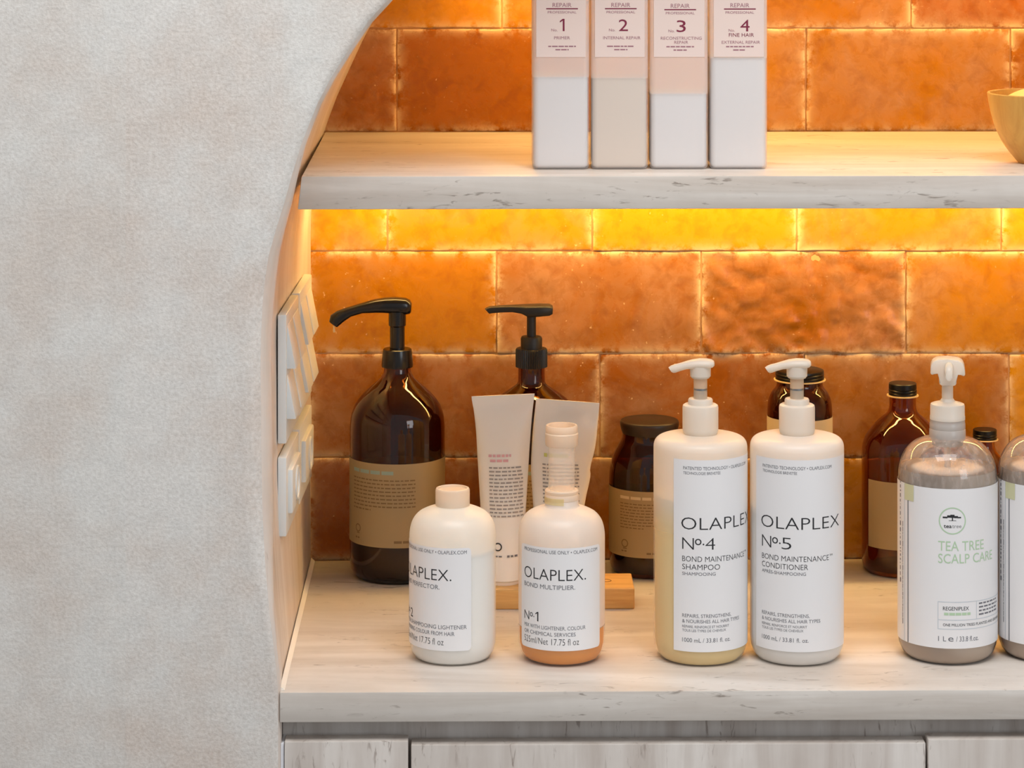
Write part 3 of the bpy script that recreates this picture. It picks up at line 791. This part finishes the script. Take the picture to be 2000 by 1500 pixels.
def pump_white(it, parent, du=0.0):
    P = lambda u, v: (it.r(u - 1368.5), it.z(v))
    solid('collar', it.prof([(30, 850), (34.5, 842), (35, 836), (35, 795), (34, 791), (31, 789)]), M_WHITE, parent)
    solid('upper_collar', it.prof([(24, 791), (24, 781), (22.5, 778)]), M_WHITE, parent)
    solid('pump_stem', it.prof([(13.3, 780), (13.3, 732)]), M_DIP, parent)
    b = bmesh.new(); k = 0; pts = []
    while k <= 60: a = k / 60 * 3.2 * 2 * PI; pts.append(Vector((it.r(10.8) * math.sin(a), it.r(10.8) * math.cos(a), it.z(777) + (it.z(757) - it.z(777)) * k / 60))); k += 1
    rings = []
    for p in pts:
        rad = Vector((p.x, p.y, 0)).normalized(); rings.append([b.verts.new(p + rad * (0.0006 * math.cos(q * PI / 2)) + Vector((0, 0, 0.0006 * math.sin(q * PI / 2)))) for q in range(4)])
    for r0, r1 in zip(rings, rings[1:]):
        for q in range(4): b.faces.new((r0[q], r0[(q + 1) % 4], r1[(q + 1) % 4], r1[q]))
    obj('spring', b, M_SPRING, parent)
    solid('stem_band', it.prof([(13.45, 761), (13.45, 757.5)]), M_SPRING, parent)
    solid('head_block', it.prof([(17, 738), (20, 734), (20.5, 715)]), M_WHITE, parent)
    st = [(P(1395, 705), P(1395, 714), 0.0055), (P(1391, 702.5), P(1391, 717), 0.0085), (P(1382, 701), P(1382, 718.5), 0.0098), (P(1368, 700.5), P(1368, 719), 0.0098), (P(1353, 702.5), P(1353, 719.5), 0.008), (P(1341, 705.5), P(1341, 720.5), 0.0062),
          (P(1329, 709), P(1329, 724), 0.0046), (P(1318, 711.5), P(1320, 727.5), 0.004), (P(1311, 714), P(1315.5, 728), 0.0036), (P(1306, 717.5), P(1312, 726.5), 0.0028)]
    obj('pump_head', stations(bmesh.new(), st), M_WHITE, parent, 50)

def care_bottle(u, rot, which):
    it = Item(u, 1281.5, Z_CT); hw = 91.5
    t = thing('pump_bottle', 'tall cream translucent pump bottle whose label reads shampoo' if which == 4 else 'tall white pump bottle whose label reads conditioner', 'pump bottle', it.p, 'tall white pump bottles of the front row')
    prof = it.prof([(58, 1281.5), (68, 1281), (77, 1278.5), (85, 1270), (89.5, 1257), (91.3, 1240), (91.5, 1100), (91.5, 960), (91.5, 874)] + cr([(91.5, 874), (90.8, 866), (88, 859), (83, 854), (76, 851), (64, 849), (48, 847.5), (31, 846.5)]) + [(30, 835)])
    if which == 4: shell_and_fill(it, prof, t, filled_frost('frosted_plastic_cream_fill', rgb(252, 246, 236), it.z(965), 0.78, 0.22, 0.3, 0.035), [(0, it.z(962), M_LIQC)])
    else: shell_and_fill(it, prof, t, filled_frost('frosted_plastic_conditioner_fill', rgb(252, 246, 238), it.z(985), 0.5, 0.18, 0.3, 0.035), [(0, it.z(985), M_LIQW)])
    pump_white(it, t)
    L = Label(it, hw, rot); R = L.R; px = 1 / it.s
    L.paper(-58.5, 80, 880, 1249, M_PAPER, corner=0.0006)
    xl = math.radians(-48) * R
    L.text('PATENTED TECHNOLOGY \u2022 OLAPLEX.COM', xl + 4 * px, xl + 150 * px, 892.5, 899, M_INKGREY)
    L.text('TECHNOLOGIE BREVET\u00c9E', xl + 4 * px, xl + 77 * px, 902.5, 908, M_INKGREY)
    L.text('OLAPLEX', xl, xl + 174 * px, 989, 1014, M_INK, 0.013)
    e = L.text('N', xl + 2 * px, xl + 25 * px, 1028, 1052.5, M_INK, 0.014)
    e = L.text('o.', e + 2 * px, e + 20 * px, 1024, 1043, M_INK)
    L.text(str(which), e + 2 * px, e + 21 * px, 1028, 1052.5, M_INK, 0.014)
    x1 = xl + 2 * px
    L.text('BOND MAINTENANCE', x1, x1 + 141 * px, 1064.5, 1075.5, M_INK, 0.01)
    L.text('TM', x1 + 143 * px, x1 + 151 * px, 1064.5, 1068.5, M_INK)
    if which == 4:
        L.text('SHAMPOO', x1, x1 + 74 * px, 1080, 1091, M_INK, 0.01); L.text('SHAMPOOING', x1, x1 + 65 * px, 1095.5, 1102, M_INKGREY)
    else:
        L.text('CONDITIONER', x1, x1 + 96 * px, 1080, 1091, M_INK, 0.01); L.text('APR\u00c8S-SHAMPOOING', x1, x1 + 92 * px, 1095.5, 1102, M_INKGREY)
    L.text('REPAIRS, STRENGTHENS,', x1, x1 + 99 * px, 1176, 1183, M_INKGREY)
    L.text('& NOURISHES ALL HAIR TYPES', x1, x1 + 121 * px, 1186.5, 1193.5, M_INKGREY)
    L.text('R\u00c9PARE, RENFORCE ET NOURRIT', x1, x1 + 94 * px, 1198, 1203, M_INKGREY)
    L.text('TOUS LES TYPES DE CHEVEUX', x1, x1 + 87 * px, 1205.5, 1210.5, M_INKGREY)
    L.text('1000 mL / 33.81 fl. oz.', x1, x1 + 97 * px, 1222, 1230.5, M_INKGREY)
    L.done(t)

def scalp_bottle(u, v, rot, which):
    it = Item(u, v, Z_CT); hw = 96.5; dv = v - 1278
    t = thing('pump_bottle', 'clear pump bottle of grey-beige scalp-care liquid with round green-ringed emblem on its white label' if which == 0 else 'clear scalp-care bottle cut off by the right edge of the photo', 'pump bottle', it.p, 'clear scalp-care pump bottles')
    pr = [(60, 1278), (72, 1277.5), (81, 1275), (89, 1266), (94.5, 1252), (96.5, 1236), (96.5, 1000)] + cr([(96.5, 945), (96, 928), (94, 910), (88.5, 892), (79, 876), (66, 864), (52, 857), (38, 853.5), (31, 852)]) + [(31, 846)]
    prof = it.prof([(a, b + dv) for a, b in pr])
    V = lambda b: it.z(b + dv)
    shell_and_fill(it, prof, t, clear_plastic('clear_bottle_plastic', (0.95, 0.92, 0.90, 1), 0.16, rgb(222, 206, 196), V(936)), [(0, V(912), M_LIQT)])
    Q = lambda pts: it.prof([(a, b + dv) for a, b in pts])
    solid('collar', Q([(35, 857), (35.5, 850), (35.3, 838), (34.3, 836), (34.8, 834), (34.6, 826), (33.8, 824), (34.2, 818)]), M_CLEARCOL, t)
    solid('neck_thread', Q([(30, 868), (31, 855), (31, 822)]), M_ALU, t)
    solid('pump_cap', Q([(34.2, 818), (34.2, 812), (33.6, 811), (33.4, 792), (32.4, 788.5), (29, 787), (15, 783), (11.5, 778)]), M_WHITE, t)
    solid('pump_stem', Q([(11, 782), (11, 745)]), M_WHITE, t)
    solid('dip_tube', Q([(6, 1000), (6, 856)]), M_DIP, t, 24)
    X = lambda q: it.r(q - 1853)
    o = [(1820, 728), (1820.5, 713), (1824, 704.5), (1833, 700), (1853, 698.5), (1873, 700), (1882, 704.5), (1885.5, 713), (1887.5, 729), (1883, 731), (1874, 725), (1870.5, 725), (1870.5, 746), (1867, 750), (1841, 750), (1837, 746), (1837, 724), (1832, 724), (1825, 730)]
    pts = [(X(a), V(b)) for a, b in o]
    b = prism(bmesh.new(), pts, -0.010, 0.011, 0.0012)
    turn = math.atan2(it.d.x, -it.d.y)
    obj('pump_head', b, M_WHITE, t, 40).rotation_euler.z = turn
    b = bmesh.new()
    rings = []
    for y, zt, zb, w in ((-0.006, 703, 728, 0.0042), (-0.013, 702.5, 727, 0.0042), (-0.019, 704, 728, 0.0040), (-0.024, 708, 731, 0.0037), (-0.026, 714, 734, 0.0030)):
        zt, zb = V(zt - y * 0), V(zb); ring = []
        for i in range(16):
            a = 2 * PI * i / 16; ring.append(b.verts.new((X(1856) + w * math.sin(a), y, (zt + zb) / 2 + (zt - zb) / 2 * math.cos(a))))
        rings.append(ring)
    for a_, b_ in zip(rings, rings[1:]):
        for i in range(16): j = (i + 1) % 16; b.faces.new((a_[i], a_[j], b_[j], b_[i]))
    b.faces.new(rings[0]); b.faces.new(rings[-1]); obj('spout', b, M_WHITE, t, 50).rotation_euler.z = turn
    # label
    L = Label(it, hw, rot); px = 1 / it.s; A = lambda q: q + dv
    L.paper(-118, 118, A(934.5), A(1241), M_PAPER)
    X0 = lambda u_: math.asin((u_ - 1850.5) / hw) * L.R
    L.rect(X0(1774.5), X0(1774.5) + 3 * px, A(936), A(1240.5), M_INKGREY)
    L.rect(X0(1768), X0(1768) + 2 * px, A(936), A(1240.5), M_INKRULE)
    L.rect(X0(1769), X0(1769) + 27 * px, A(934.5), A(966), M_TAB, 0.00022)
    rnd = random.Random(21)
    for ang, wd, lo, hi, m in ((-70.0, 0.0026, 935, 1130, M_INKGREY), (-62.5, 0.0011, 1010, 1200, M_INKGREY)):     # sideways small print
        z = lo
        while z < hi:
            e = z + rnd.uniform(5, 13); x = math.radians(ang) * L.R
            L.rect(x, x + wd * rnd.uniform(0.5, 1.0), A(z), A(e - 4 if wd > 0.002 else e - 1), m); z = e
    # emblem: a ring with a spreading tree over the word
    cx, cz = X0(1860), it.z(A(995.5)); r = it.r(26)
    L.add(ring_bm(cx, cz, r, it.r(2.2), 48), M_INKGREEN)
    for dx, dz, w, h in ((-14, 6.5, 9, 3), (-6, 8.5, 8, 4.5), (0, 9, 8, 6), (7, 7.5, 7, 4), (13, 6.5, 7, 2.5), (0, 3.5, 2.2, 6), (0, 0.5, 14, 0.9)):
        L.add(rect_bm(cx + it.r(dx - w / 2), cx + it.r(dx + w / 2), cz + it.r(dz - h / 2), cz + it.r(dz + h / 2)), M_INK)
    L.text('tea', cx - it.r(16.5), cx - it.r(1.5), A(1001.5), A(1009), M_INK, -0.012)
    L.text('tree', cx - it.r(0.5), cx + it.r(17), A(1001.5), A(1009), M_INK, 0.012)
    xs = X0(1833)
    L.text('TEA TREE', xs, X0(1919), A(1033.5), A(1053), M_INKGREEN)
    L.text('SCALP CARE', xs, X0(1935), A(1058), A(1077), M_INKGREEN)
    xa, xb, xm = X0(1832), X0(1946.6) + 24 * px, X0(1905)
    for v_ in (1151, 1185.5, 1203): L.rect(xa, xb, A(v_), A(v_ + 1.3), M_INKRULE)
    for x_ in (xa, xb): L.rect(x_, x_ + 1.3 * px, A(1151), A(1204), M_INKRULE)
    L.rect(xm, xm + 1.3 * px, A(1151), A(1186), M_INKRULE)
    L.text('REGENIPLEX', X0(1842), X0(1891), A(1160), A(1167.5), M_INK)
    L.greek(X0(1844), X0(1894), A(1172), A(1177), M_INKGREEN, rnd, word=(0.003, 0.005), gap=0.0006)
    for k in range(4): L.greek(X0(1910), X0(1910) + 62 * px, A(1155.5 + k * 7), A(1158.5 + k * 7), M_INKGREY, rnd)
    L.text('ONE MILLION TREES PLANTED AND GROWING', X0(1842), X0(1842) + 148 * px, A(1192.5), A(1198), M_INK)
    e = L.text('1 L', xs, X0(1848), A(1217), A(1227), M_INKGREY)
    e = L.text('e', e + 4 * px, e + 14 * px, A(1214.5), A(1227), M_INKGREY)
    L.text('/ 33.8 fl.oz.', e + 5 * px, X0(1909), A(1217), A(1227), M_INKGREY)
    L.done(t)

def tube(u, label, zb, yb, tw, tops, seed, ink, tilt, prints):
    """tops: list of (row, left column, right column) from the foot up to the crimp"""
    t_ = (yb - YC) / (CY - (u - 1000) / F * SY); vb = (ZC - zb) * F / t_ + VH
    it = Item(u, vb, zb)
    root = thing('cream_tube', label, 'tube', it.p, 'white squeeze tubes standing on their caps')
    bm = bmesh.new(); n = 48; rings = []; R0 = it.r((tops[0][2] - tops[0][1]) / 2); rnd = random.Random(seed)
    ztop = it.z(tops[-1][0]); zlo = it.z(tops[0][0])
    tab = cr(tops, 6)
    per = PI * R0
    def dims(z):
        v = VH + (ZC - zb - z) * F / it.t
        for (va, la, ra), (vb_, lb, rb) in zip(tab, tab[1:]):
            if va >= v >= vb_: k = (va - v) / (va - vb_ + 1e-9); return it.x(la + (lb - la) * k), it.x(ra + (rb - ra) * k)
        return it.x(tab[-1][1]), it.x(tab[-1][2])
    NZ = 46
    crease = lambda x, z: 0.0016 * tw * noise.noise(Vector((x * 38, z * 26, seed))) + 0.0011 * tw * noise.noise(Vector((x * 90 + z * 50, z * 70 - x * 30, seed)))
    def hd(z):
        k = max(0, min(1, (z - zlo) / (ztop - 0.009 - zlo)))
        return max(0.0009, R0 * math.sqrt(max(0, 1 - k ** 1.35)))
    def slant(z, x, L_, R_):
        k = (x - L_) / max(1e-6, R_ - L_); return tilt * k * max(0, (z - zlo) / (ztop - zlo)) ** 2
    for i in range(NZ + 1):
        z = zlo + (ztop - zlo) * i / NZ; L_, R_ = dims(z); c, h = (L_ + R_) / 2, (R_ - L_) / 2; d = hd(z); ring = []
        for k in range(n):
            a = 2 * PI * k / n; x = c + h * math.sin(a); y = -d * math.cos(a)
            cz = crease(x, z) * min(1, d / 0.004) * min(1, 6 * i / NZ)
            ring.append(bm.verts.new((x, y - cz, z + slant(z, x, L_, R_))))
        rings.append(ring)
    for a, b in zip(rings, rings[1:]):
        for k in range(n): j = (k + 1) % n; bm.faces.new((a[k], a[j], b[j], b[k]))
    bm.faces.new(rings[0]); bm.faces.new(rings[-1])
    bmesh.ops.recalc_face_normals(bm, faces=bm.faces[:])
    mats = [M_TUBE]
    def put(b, m):
        if m not in mats: mats.append(m)
        cut(b, 0.003)
        def f(co):
            L_, R_ = dims(co.z); c, h = (L_ + R_) / 2, (R_ - L_) / 2; q = max(-0.98, min(0.98, (co.x - c) / h)); d = hd(co.z)
            cz = crease(co.x, co.z) * min(1, d / 0.004) * min(1, 6 * (co.z - zlo) / (ztop - zlo))
            return Vector((co.x, -d * math.sqrt(1 - q * q) - cz - 0.0006, co.z + slant(co.z, co.x, L_, R_)))
        join(bm, b, f, mats.index(m))
    for u0, u1, v0, v1, m in prints:
        if m == 'ring': put(ring_bm(it.x(u0), it.z(v0), it.r(u1), it.r(2.2)), M_INK)
        else: put(greek(it.x(u0), it.x(u1), it.z(v1), it.z(v0), rnd), m)
    obj('tube_body', bm, mats, root, 50, keepn=True)
    solid('cap', [(R0 * 0.9, 0.0), (R0 * 0.93, 0.001), (R0 * 0.95, zlo + 0.0004)], M_TUBE, root)

def block_and_tubes():
    # the low wood block the tubes stand on
    yf = 0.2687; a = at(925, 1191, yf); b = at(1239.5, 1190, yf); h = 0.0196; dpt = 0.058
    w = b.x - a.x
    t = thing('wood_block', 'low oak block with a round hole, under the white tubes', 'wooden block', ((a.x + b.x) / 2, yf + dpt / 2, Z_CT))
    bm = bmesh.new(); box(bm, -w / 2, w / 2, -dpt / 2, dpt / 2, 0, h, 0.0014, 0, 3)
    obj('block', bm, M_WOOD, t)
    c = at(1184, 1133, yf)  # knot hole seen on the top face
    tt = (ZC - Z_CT - h) * F / (1134 - VH); hx = (1184 - 1000) / F
    p = Vector((tt * (SY + hx * CY), YC + tt * (CY - hx * SY), 0))
    bm = lathe(bmesh.new(), [(0, h - 0.004), (0.0042, h - 0.004), (0.0050, h + 0.00015), (0.0044, h + 0.0003), (0.0038, h - 0.003), (0, h - 0.0032)], 28, p.x - t.location.x, p.y - t.location.y, cap=False)
    obj('hole', bm, M_DARKLIQ, t)
    zb = Z_CT + h; yb = yf + 0.0265
    rows = lambda x0, x1, v0, n, st, hh: [(x0 + i * 0.12, x1 + i * 0.1, v0 + i * st, v0 + i * st + hh, M_INKTUBE) for i in range(n)]
    tube(982, 'left white squeeze tube with smooth sides and pink heading, on the wood block', zb, yb, 0.35,
         [(1127, 944, 1021), (1060, 942, 1023), (984, 938, 1028), (900, 933, 1033), (840, 929.5, 1037), (800, 925, 1041), (784, 922, 1043), (774, 921, 1044)], 4, M_INKPINK, 0.0025,
         [(954, 998, 884, 889, M_INKROSE), (957, 996, 893.5, 898.5, M_INKROSE)] + rows(955, 1021, 908, 14, 7.1, 2.9) + [(972, 8, 1060, 0, 'ring'), (964, 980, 1077, 1079.5, M_INKGREY), (990, 1016, 1076, 1080, M_INKGREY)])
    tube(1092, 'crumpled right-hand squeeze tube, nearly empty, behind the dosing bottle', zb, yb + 0.003, 1.5,
         [(1127, 1052, 1130), (1060, 1047, 1134), (984, 1041, 1142), (930, 1037.5, 1153), (910, 1037, 1153), (865, 1039, 1163), (816, 1043, 1168), (790, 1046, 1170), (778, 1047, 1171)], 8, M_INKLIME, -0.0045,
         [(1062, 1110, 880, 887, M_INKLIME)] + rows(1059, 1130, 900, 15, 7.1, 3.0))
    return

def square_bottles():
    specs = [(1039.5, 1152, 1, ['PRIMER'], 150, M_LIQW, 'first square bottle from the left, label printed with a large 1'),
             (1154, 1267, 2, ['INTERNAL REPAIR'], 152, M_LIQB, 'second square bottle, beige contents, label printed with a large 2'),
             (1269, 1384, 3, ['RECONSTRUCTING', 'REPAIR'], 183, M_LIQW, 'third square bottle, least full, label printed with a large 3'),
             (1386, 1500, 4, ['EXTERNAL REPAIR'], 113, M_LIQW, 'rightmost square bottle, for fine hair, label printed with a large 4')]
    yf = 0.1137
    for u0, u1, num, lines, lvl, liq, lab in specs:
        a, b = at(u0, 332, yf), at(u1, 332, yf); w = b.x - a.x
        t = thing('square_bottle', lab, 'bottle', ((a.x + b.x) / 2, yf + w / 2, Z_SH), 'numbered square bottles on the shelf')
        sc = F / ((yf - YC) / (CY - ((u0 + u1) / 2 - 1000) / F * SY))
        z = lambda v: (332 - v) / sc
        r = 0.0055; Ht = 0.205
        def rbox(hw, z0, z1, rad, mat, name, top=True, sh=True):
            bm = bmesh.new(); rings = []
            def ring(h, zz, rd):
                o = []
                for q, (sx, sy) in enumerate(((-1, -1), (1, -1), (1, 1), (-1, 1))):
                    for k in range(7):
                        an = PI + q * PI / 2 + k / 6 * PI / 2
                        o.append(bm.verts.new((sx * (h - rd) + rd * math.cos(an), sy * (h - rd) + rd * math.sin(an), zz)))
                return o
            for zz, ins in ((z0, 0.004), (z0 + 0.0006, 0.0018), (z0 + 0.002, 0.0005), (z0 + 0.004, 0)): rings.append(ring(hw - ins, zz, max(0.001, rad - ins * 0.5)))
            if sh:
                for zz, ins in ((z1 - 0.012, 0), (z1 - 0.006, 0.0015), (z1 - 0.002, 0.006), (z1, 0.012)): rings.append(ring(hw - ins, zz, max(0.004, rad)))
            else: rings.append(ring(hw, z1, rad))
            for a_, b_ in zip(rings, rings[1:]):
                n = len(a_)
                for k in range(n): bm.faces.new((a_[k], a_[(k + 1) % n], b_[(k + 1) % n], b_[k]))
            bm.faces.new(rings[0]); bm.faces.new(rings[-1])
            return obj(name, bm, mat, t, 40)
        rbox(w / 2 - 0.0003, 0.0, Ht, r, filled_frost('frosted_square_plastic', rgb(234, 226, 224), z(lvl), 0.6, 0.30, 0.2), 'bottle_body')
        rbox(w / 2 - 0.0016, 0.0013, z(lvl), r - 0.001, liq, 'liquid', sh=False)
        solid('screw_cap', [(0.0155, Ht - 0.0005), (0.0155, Ht + 0.026), (0.014, Ht + 0.028)], M_WHITE, t)
        # label on the front face
        bm = bmesh.new(); mats = [M_PAPERP]; yy = -w / 2 - 0.00005
        join(bm, rect_bm(-w / 2 + 0.0036, w / 2 - 0.0036, z(112), 0.188), lambda c: Vector((c.x, yy, c.z)), 0)
        def put(bb, m, x0, zz):
            if m not in mats: mats.append(m)
            join(bm, bb, lambda c: Vector((c.x + x0, yy - 0.00015, c.z + zz)), mats.index(m))
        def txt(s_, uc, v0, v1, wid, m, thin=0.0):
            bb, ww = text_bm(s_, z(v0) - z(v1), wid / sc if wid else None, thin); put(bb, m, (uc - (u0 + u1) / 2) / sc - ww / 2, z(v1))
        uc = (u0 + u1) / 2 + 2; rnd = random.Random(num)
        dv = {1: 0, 2: 0, 3: 2, 4: 1}[num]
        txt('REPAIR', uc, 5.5 + dv, 14 + dv, 37, M_INKMAUVE)
        put(rect_bm(-31 / sc, 31 / sc, 0, 2.2 / sc), M_INKWINE, (uc - (u0 + u1) / 2) / sc, z(18.5 + dv))
        txt('PROFESSIONAL', uc, 21.5 + dv, 26.5 + dv, 56, M_INKMAUVE)
        txt(str(num), uc + 2 - (0 if num > 1 else 2) + (8 if num == 4 else 0) + (3 if num == 2 else 0), 37 + dv, 61 + dv, (None if num == 1 else 18), M_INKWINE, 0.0)
        txt('No.', uc - (12 if num == 1 else 14) - (3 if num != 4 else 2), 56 + dv, 61.5 + dv, 12, M_INKMAUVE)
        if num == 4: txt('FINE HAIR', uc + 3, 65, 72.5, 49, M_INKWINE)
        for k, s_ in enumerate(lines):
            wd = {'PRIMER': 31, 'INTERNAL REPAIR': 73, 'RECONSTRUCTING': 80, 'REPAIR': 27, 'EXTERNAL REPAIR': 75}[s_]
            v_ = (80 if num == 4 else 72 if num == 3 else 71) + k * 8; txt(s_, uc + (2 if num != 1 else 0), v_, v_ + 6, wd, M_INKMAUVE)
        e0 = 90 if num < 3 else 91
        put(greek(-27 / sc, 27 / sc, 0, 2.4 / sc, rnd, gap=0.0007), M_INKMAUVE, (uc - (u0 + u1) / 2) / sc, z(e0 + 2))
        put(greek(-13 / sc, 13 / sc, 0, 2.4 / sc, rnd, gap=0.0007), M_INKMAUVE, (uc - (u0 + u1) / 2) / sc, z(e0 + 8.5))
        obj('label', bm, mats, t, smooth=False)

def bowl():
    it = Item(2034, 318, Z_SH)
    t = thing('wooden_bowl', 'honey-coloured wooden bowl at the right end of the shelf', 'bowl', it.p)
    out = cr([(44, 318), (52, 309), (66, 292), (80, 270), (92, 242), (100, 212), (104, 190), (105, 182)], 5)
    inn = [(max(1, r - 5.5), min(v, 308)) for r, v in out[::-1]]
    b = lathe(bmesh.new(), [(0, it.z(318))] + it.prof(out) + it.prof([(104, 180.5), (101, 180.5)]) + it.prof(inn) + [(0, it.z(308))], 80, cap=False)
    obj('bowl', b, M_BOWL, t)
    bm = bmesh.new(); bmesh.ops.create_uvsphere(bm, u_segments=40, v_segments=20, radius=0.042)
    o = tag(obj('round_sponge', bm, M_MOUND), 'pale yellow rounded top showing above the rim of the wooden bowl', 'sponge')
    o.scale = (0.98, 0.98, 0.62); o.location = it.p + Vector((0.0, 0.0, it.z(178) - 0.042 * 0.62 + 0.0035))

def switches():
    # four plates on the left lining; local x = into the niche, y = along the wall
    def wall_x(y, z):
        v = 760
        a, b = at(510, v, 0).x, at(607, v, Y_BACK).x; return a + (b - a) * y / Y_BACK
    ang = math.atan2(wall_x(0.4, 0) - wall_x(0.1, 0), 0.3)
    def plate(y0, y1, z0, z1, kind, label):
        yc = (y0 + y1) / 2; t = thing('switch_plate' if kind == 'rocker' else 'socket_plate', label, 'switch' if kind == 'rocker' else 'socket', (wall_x(yc, 0) + 0.0012, yc, z0))
        t.rotation_euler = (0, 0, -ang)
        h = z1 - z0; w = y1 - y0; D = 0.0078
        bm = bmesh.new(); box(bm, 0, D, -w / 2, w / 2, 0, h, 0.0012)
        obj('plate', bm, M_SWITCH, t)
        if kind == 'rocker':
            for r in range(2):
                for c in range(2):
                    zc0 = h * 0.18 + (1 - r) * h * 0.39; zc1 = zc0 + h * 0.335
                    ya = -w / 2 + w * (0.06 + 0.46 * c); yb = ya + w * 0.40
                    bm = bmesh.new()
                    hexa(bm, [(D - 0.002, ya, zc0), (D + 0.0078, ya, zc0), (D + 0.0078, yb, zc0), (D - 0.002, yb, zc0), (D - 0.002, ya, zc1), (D + 0.0004, ya, zc1), (D + 0.0004, yb, zc1), (D - 0.002, yb, zc1)], 0.0006)
                    obj('rocker', bm, M_SWITCH, t)
        else:
            bm = bmesh.new(); box(bm, D - 0.001, D + 0.0042, -w * 0.36, w * 0.30, h * 0.24, h * 0.80, 0.0014)
            obj('raised_frame', bm, M_SWITCH, t)
            bm = lathe(bmesh.new(), [(0, -0.0012), (0.0155, -0.0012), (0.0155, 0.0010), (0.0145, 0.0016), (0.0132, 0.0010), (0.0128, -0.0004), (0, -0.0004)], 40, cap=False)
            o = obj('round_insert', bm, M_SWITCH, t); o.rotation_euler = (0, PI / 2, 0); o.location = (D + 0.0042, -w * 0.03, h * 0.52)
    zu1, zu0 = 1.198, 1.084; zl1, zl0 = 1.0718, 1.002
    plate(0.125, 0.243, zu0, zu1, 'rocker', 'front upper plate of four white rocker switches on the left niche wall')
    plate(0.252, 0.375, zu0, zu1, 'rocker', 'rear upper plate of four white rocker switches, next to the tiles')
    plate(0.125, 0.243, zl0, zl1, 'socket', 'front lower white plate with raised square centre on the left niche wall')
    plate(0.252, 0.375, zl0, zl1, 'socket', 'rear lower white plate with raised square centre, next to the tiles')

pump_amber_a(); pump_amber_b(); jar_wide(); jar_ring(); bottle_screw(); bottle_small()
salon_bottle(1097, 0, 1); salon_bottle(884, -35, 2)
care_bottle(1368, 24.5, 4); care_bottle(1556.5, 0, 5)
scalp_bottle(1850.5, 1278, 0, 0); scalp_bottle(2046, 1275, 2, 1)
block_and_tubes(); square_bottles(); bowl(); switches()
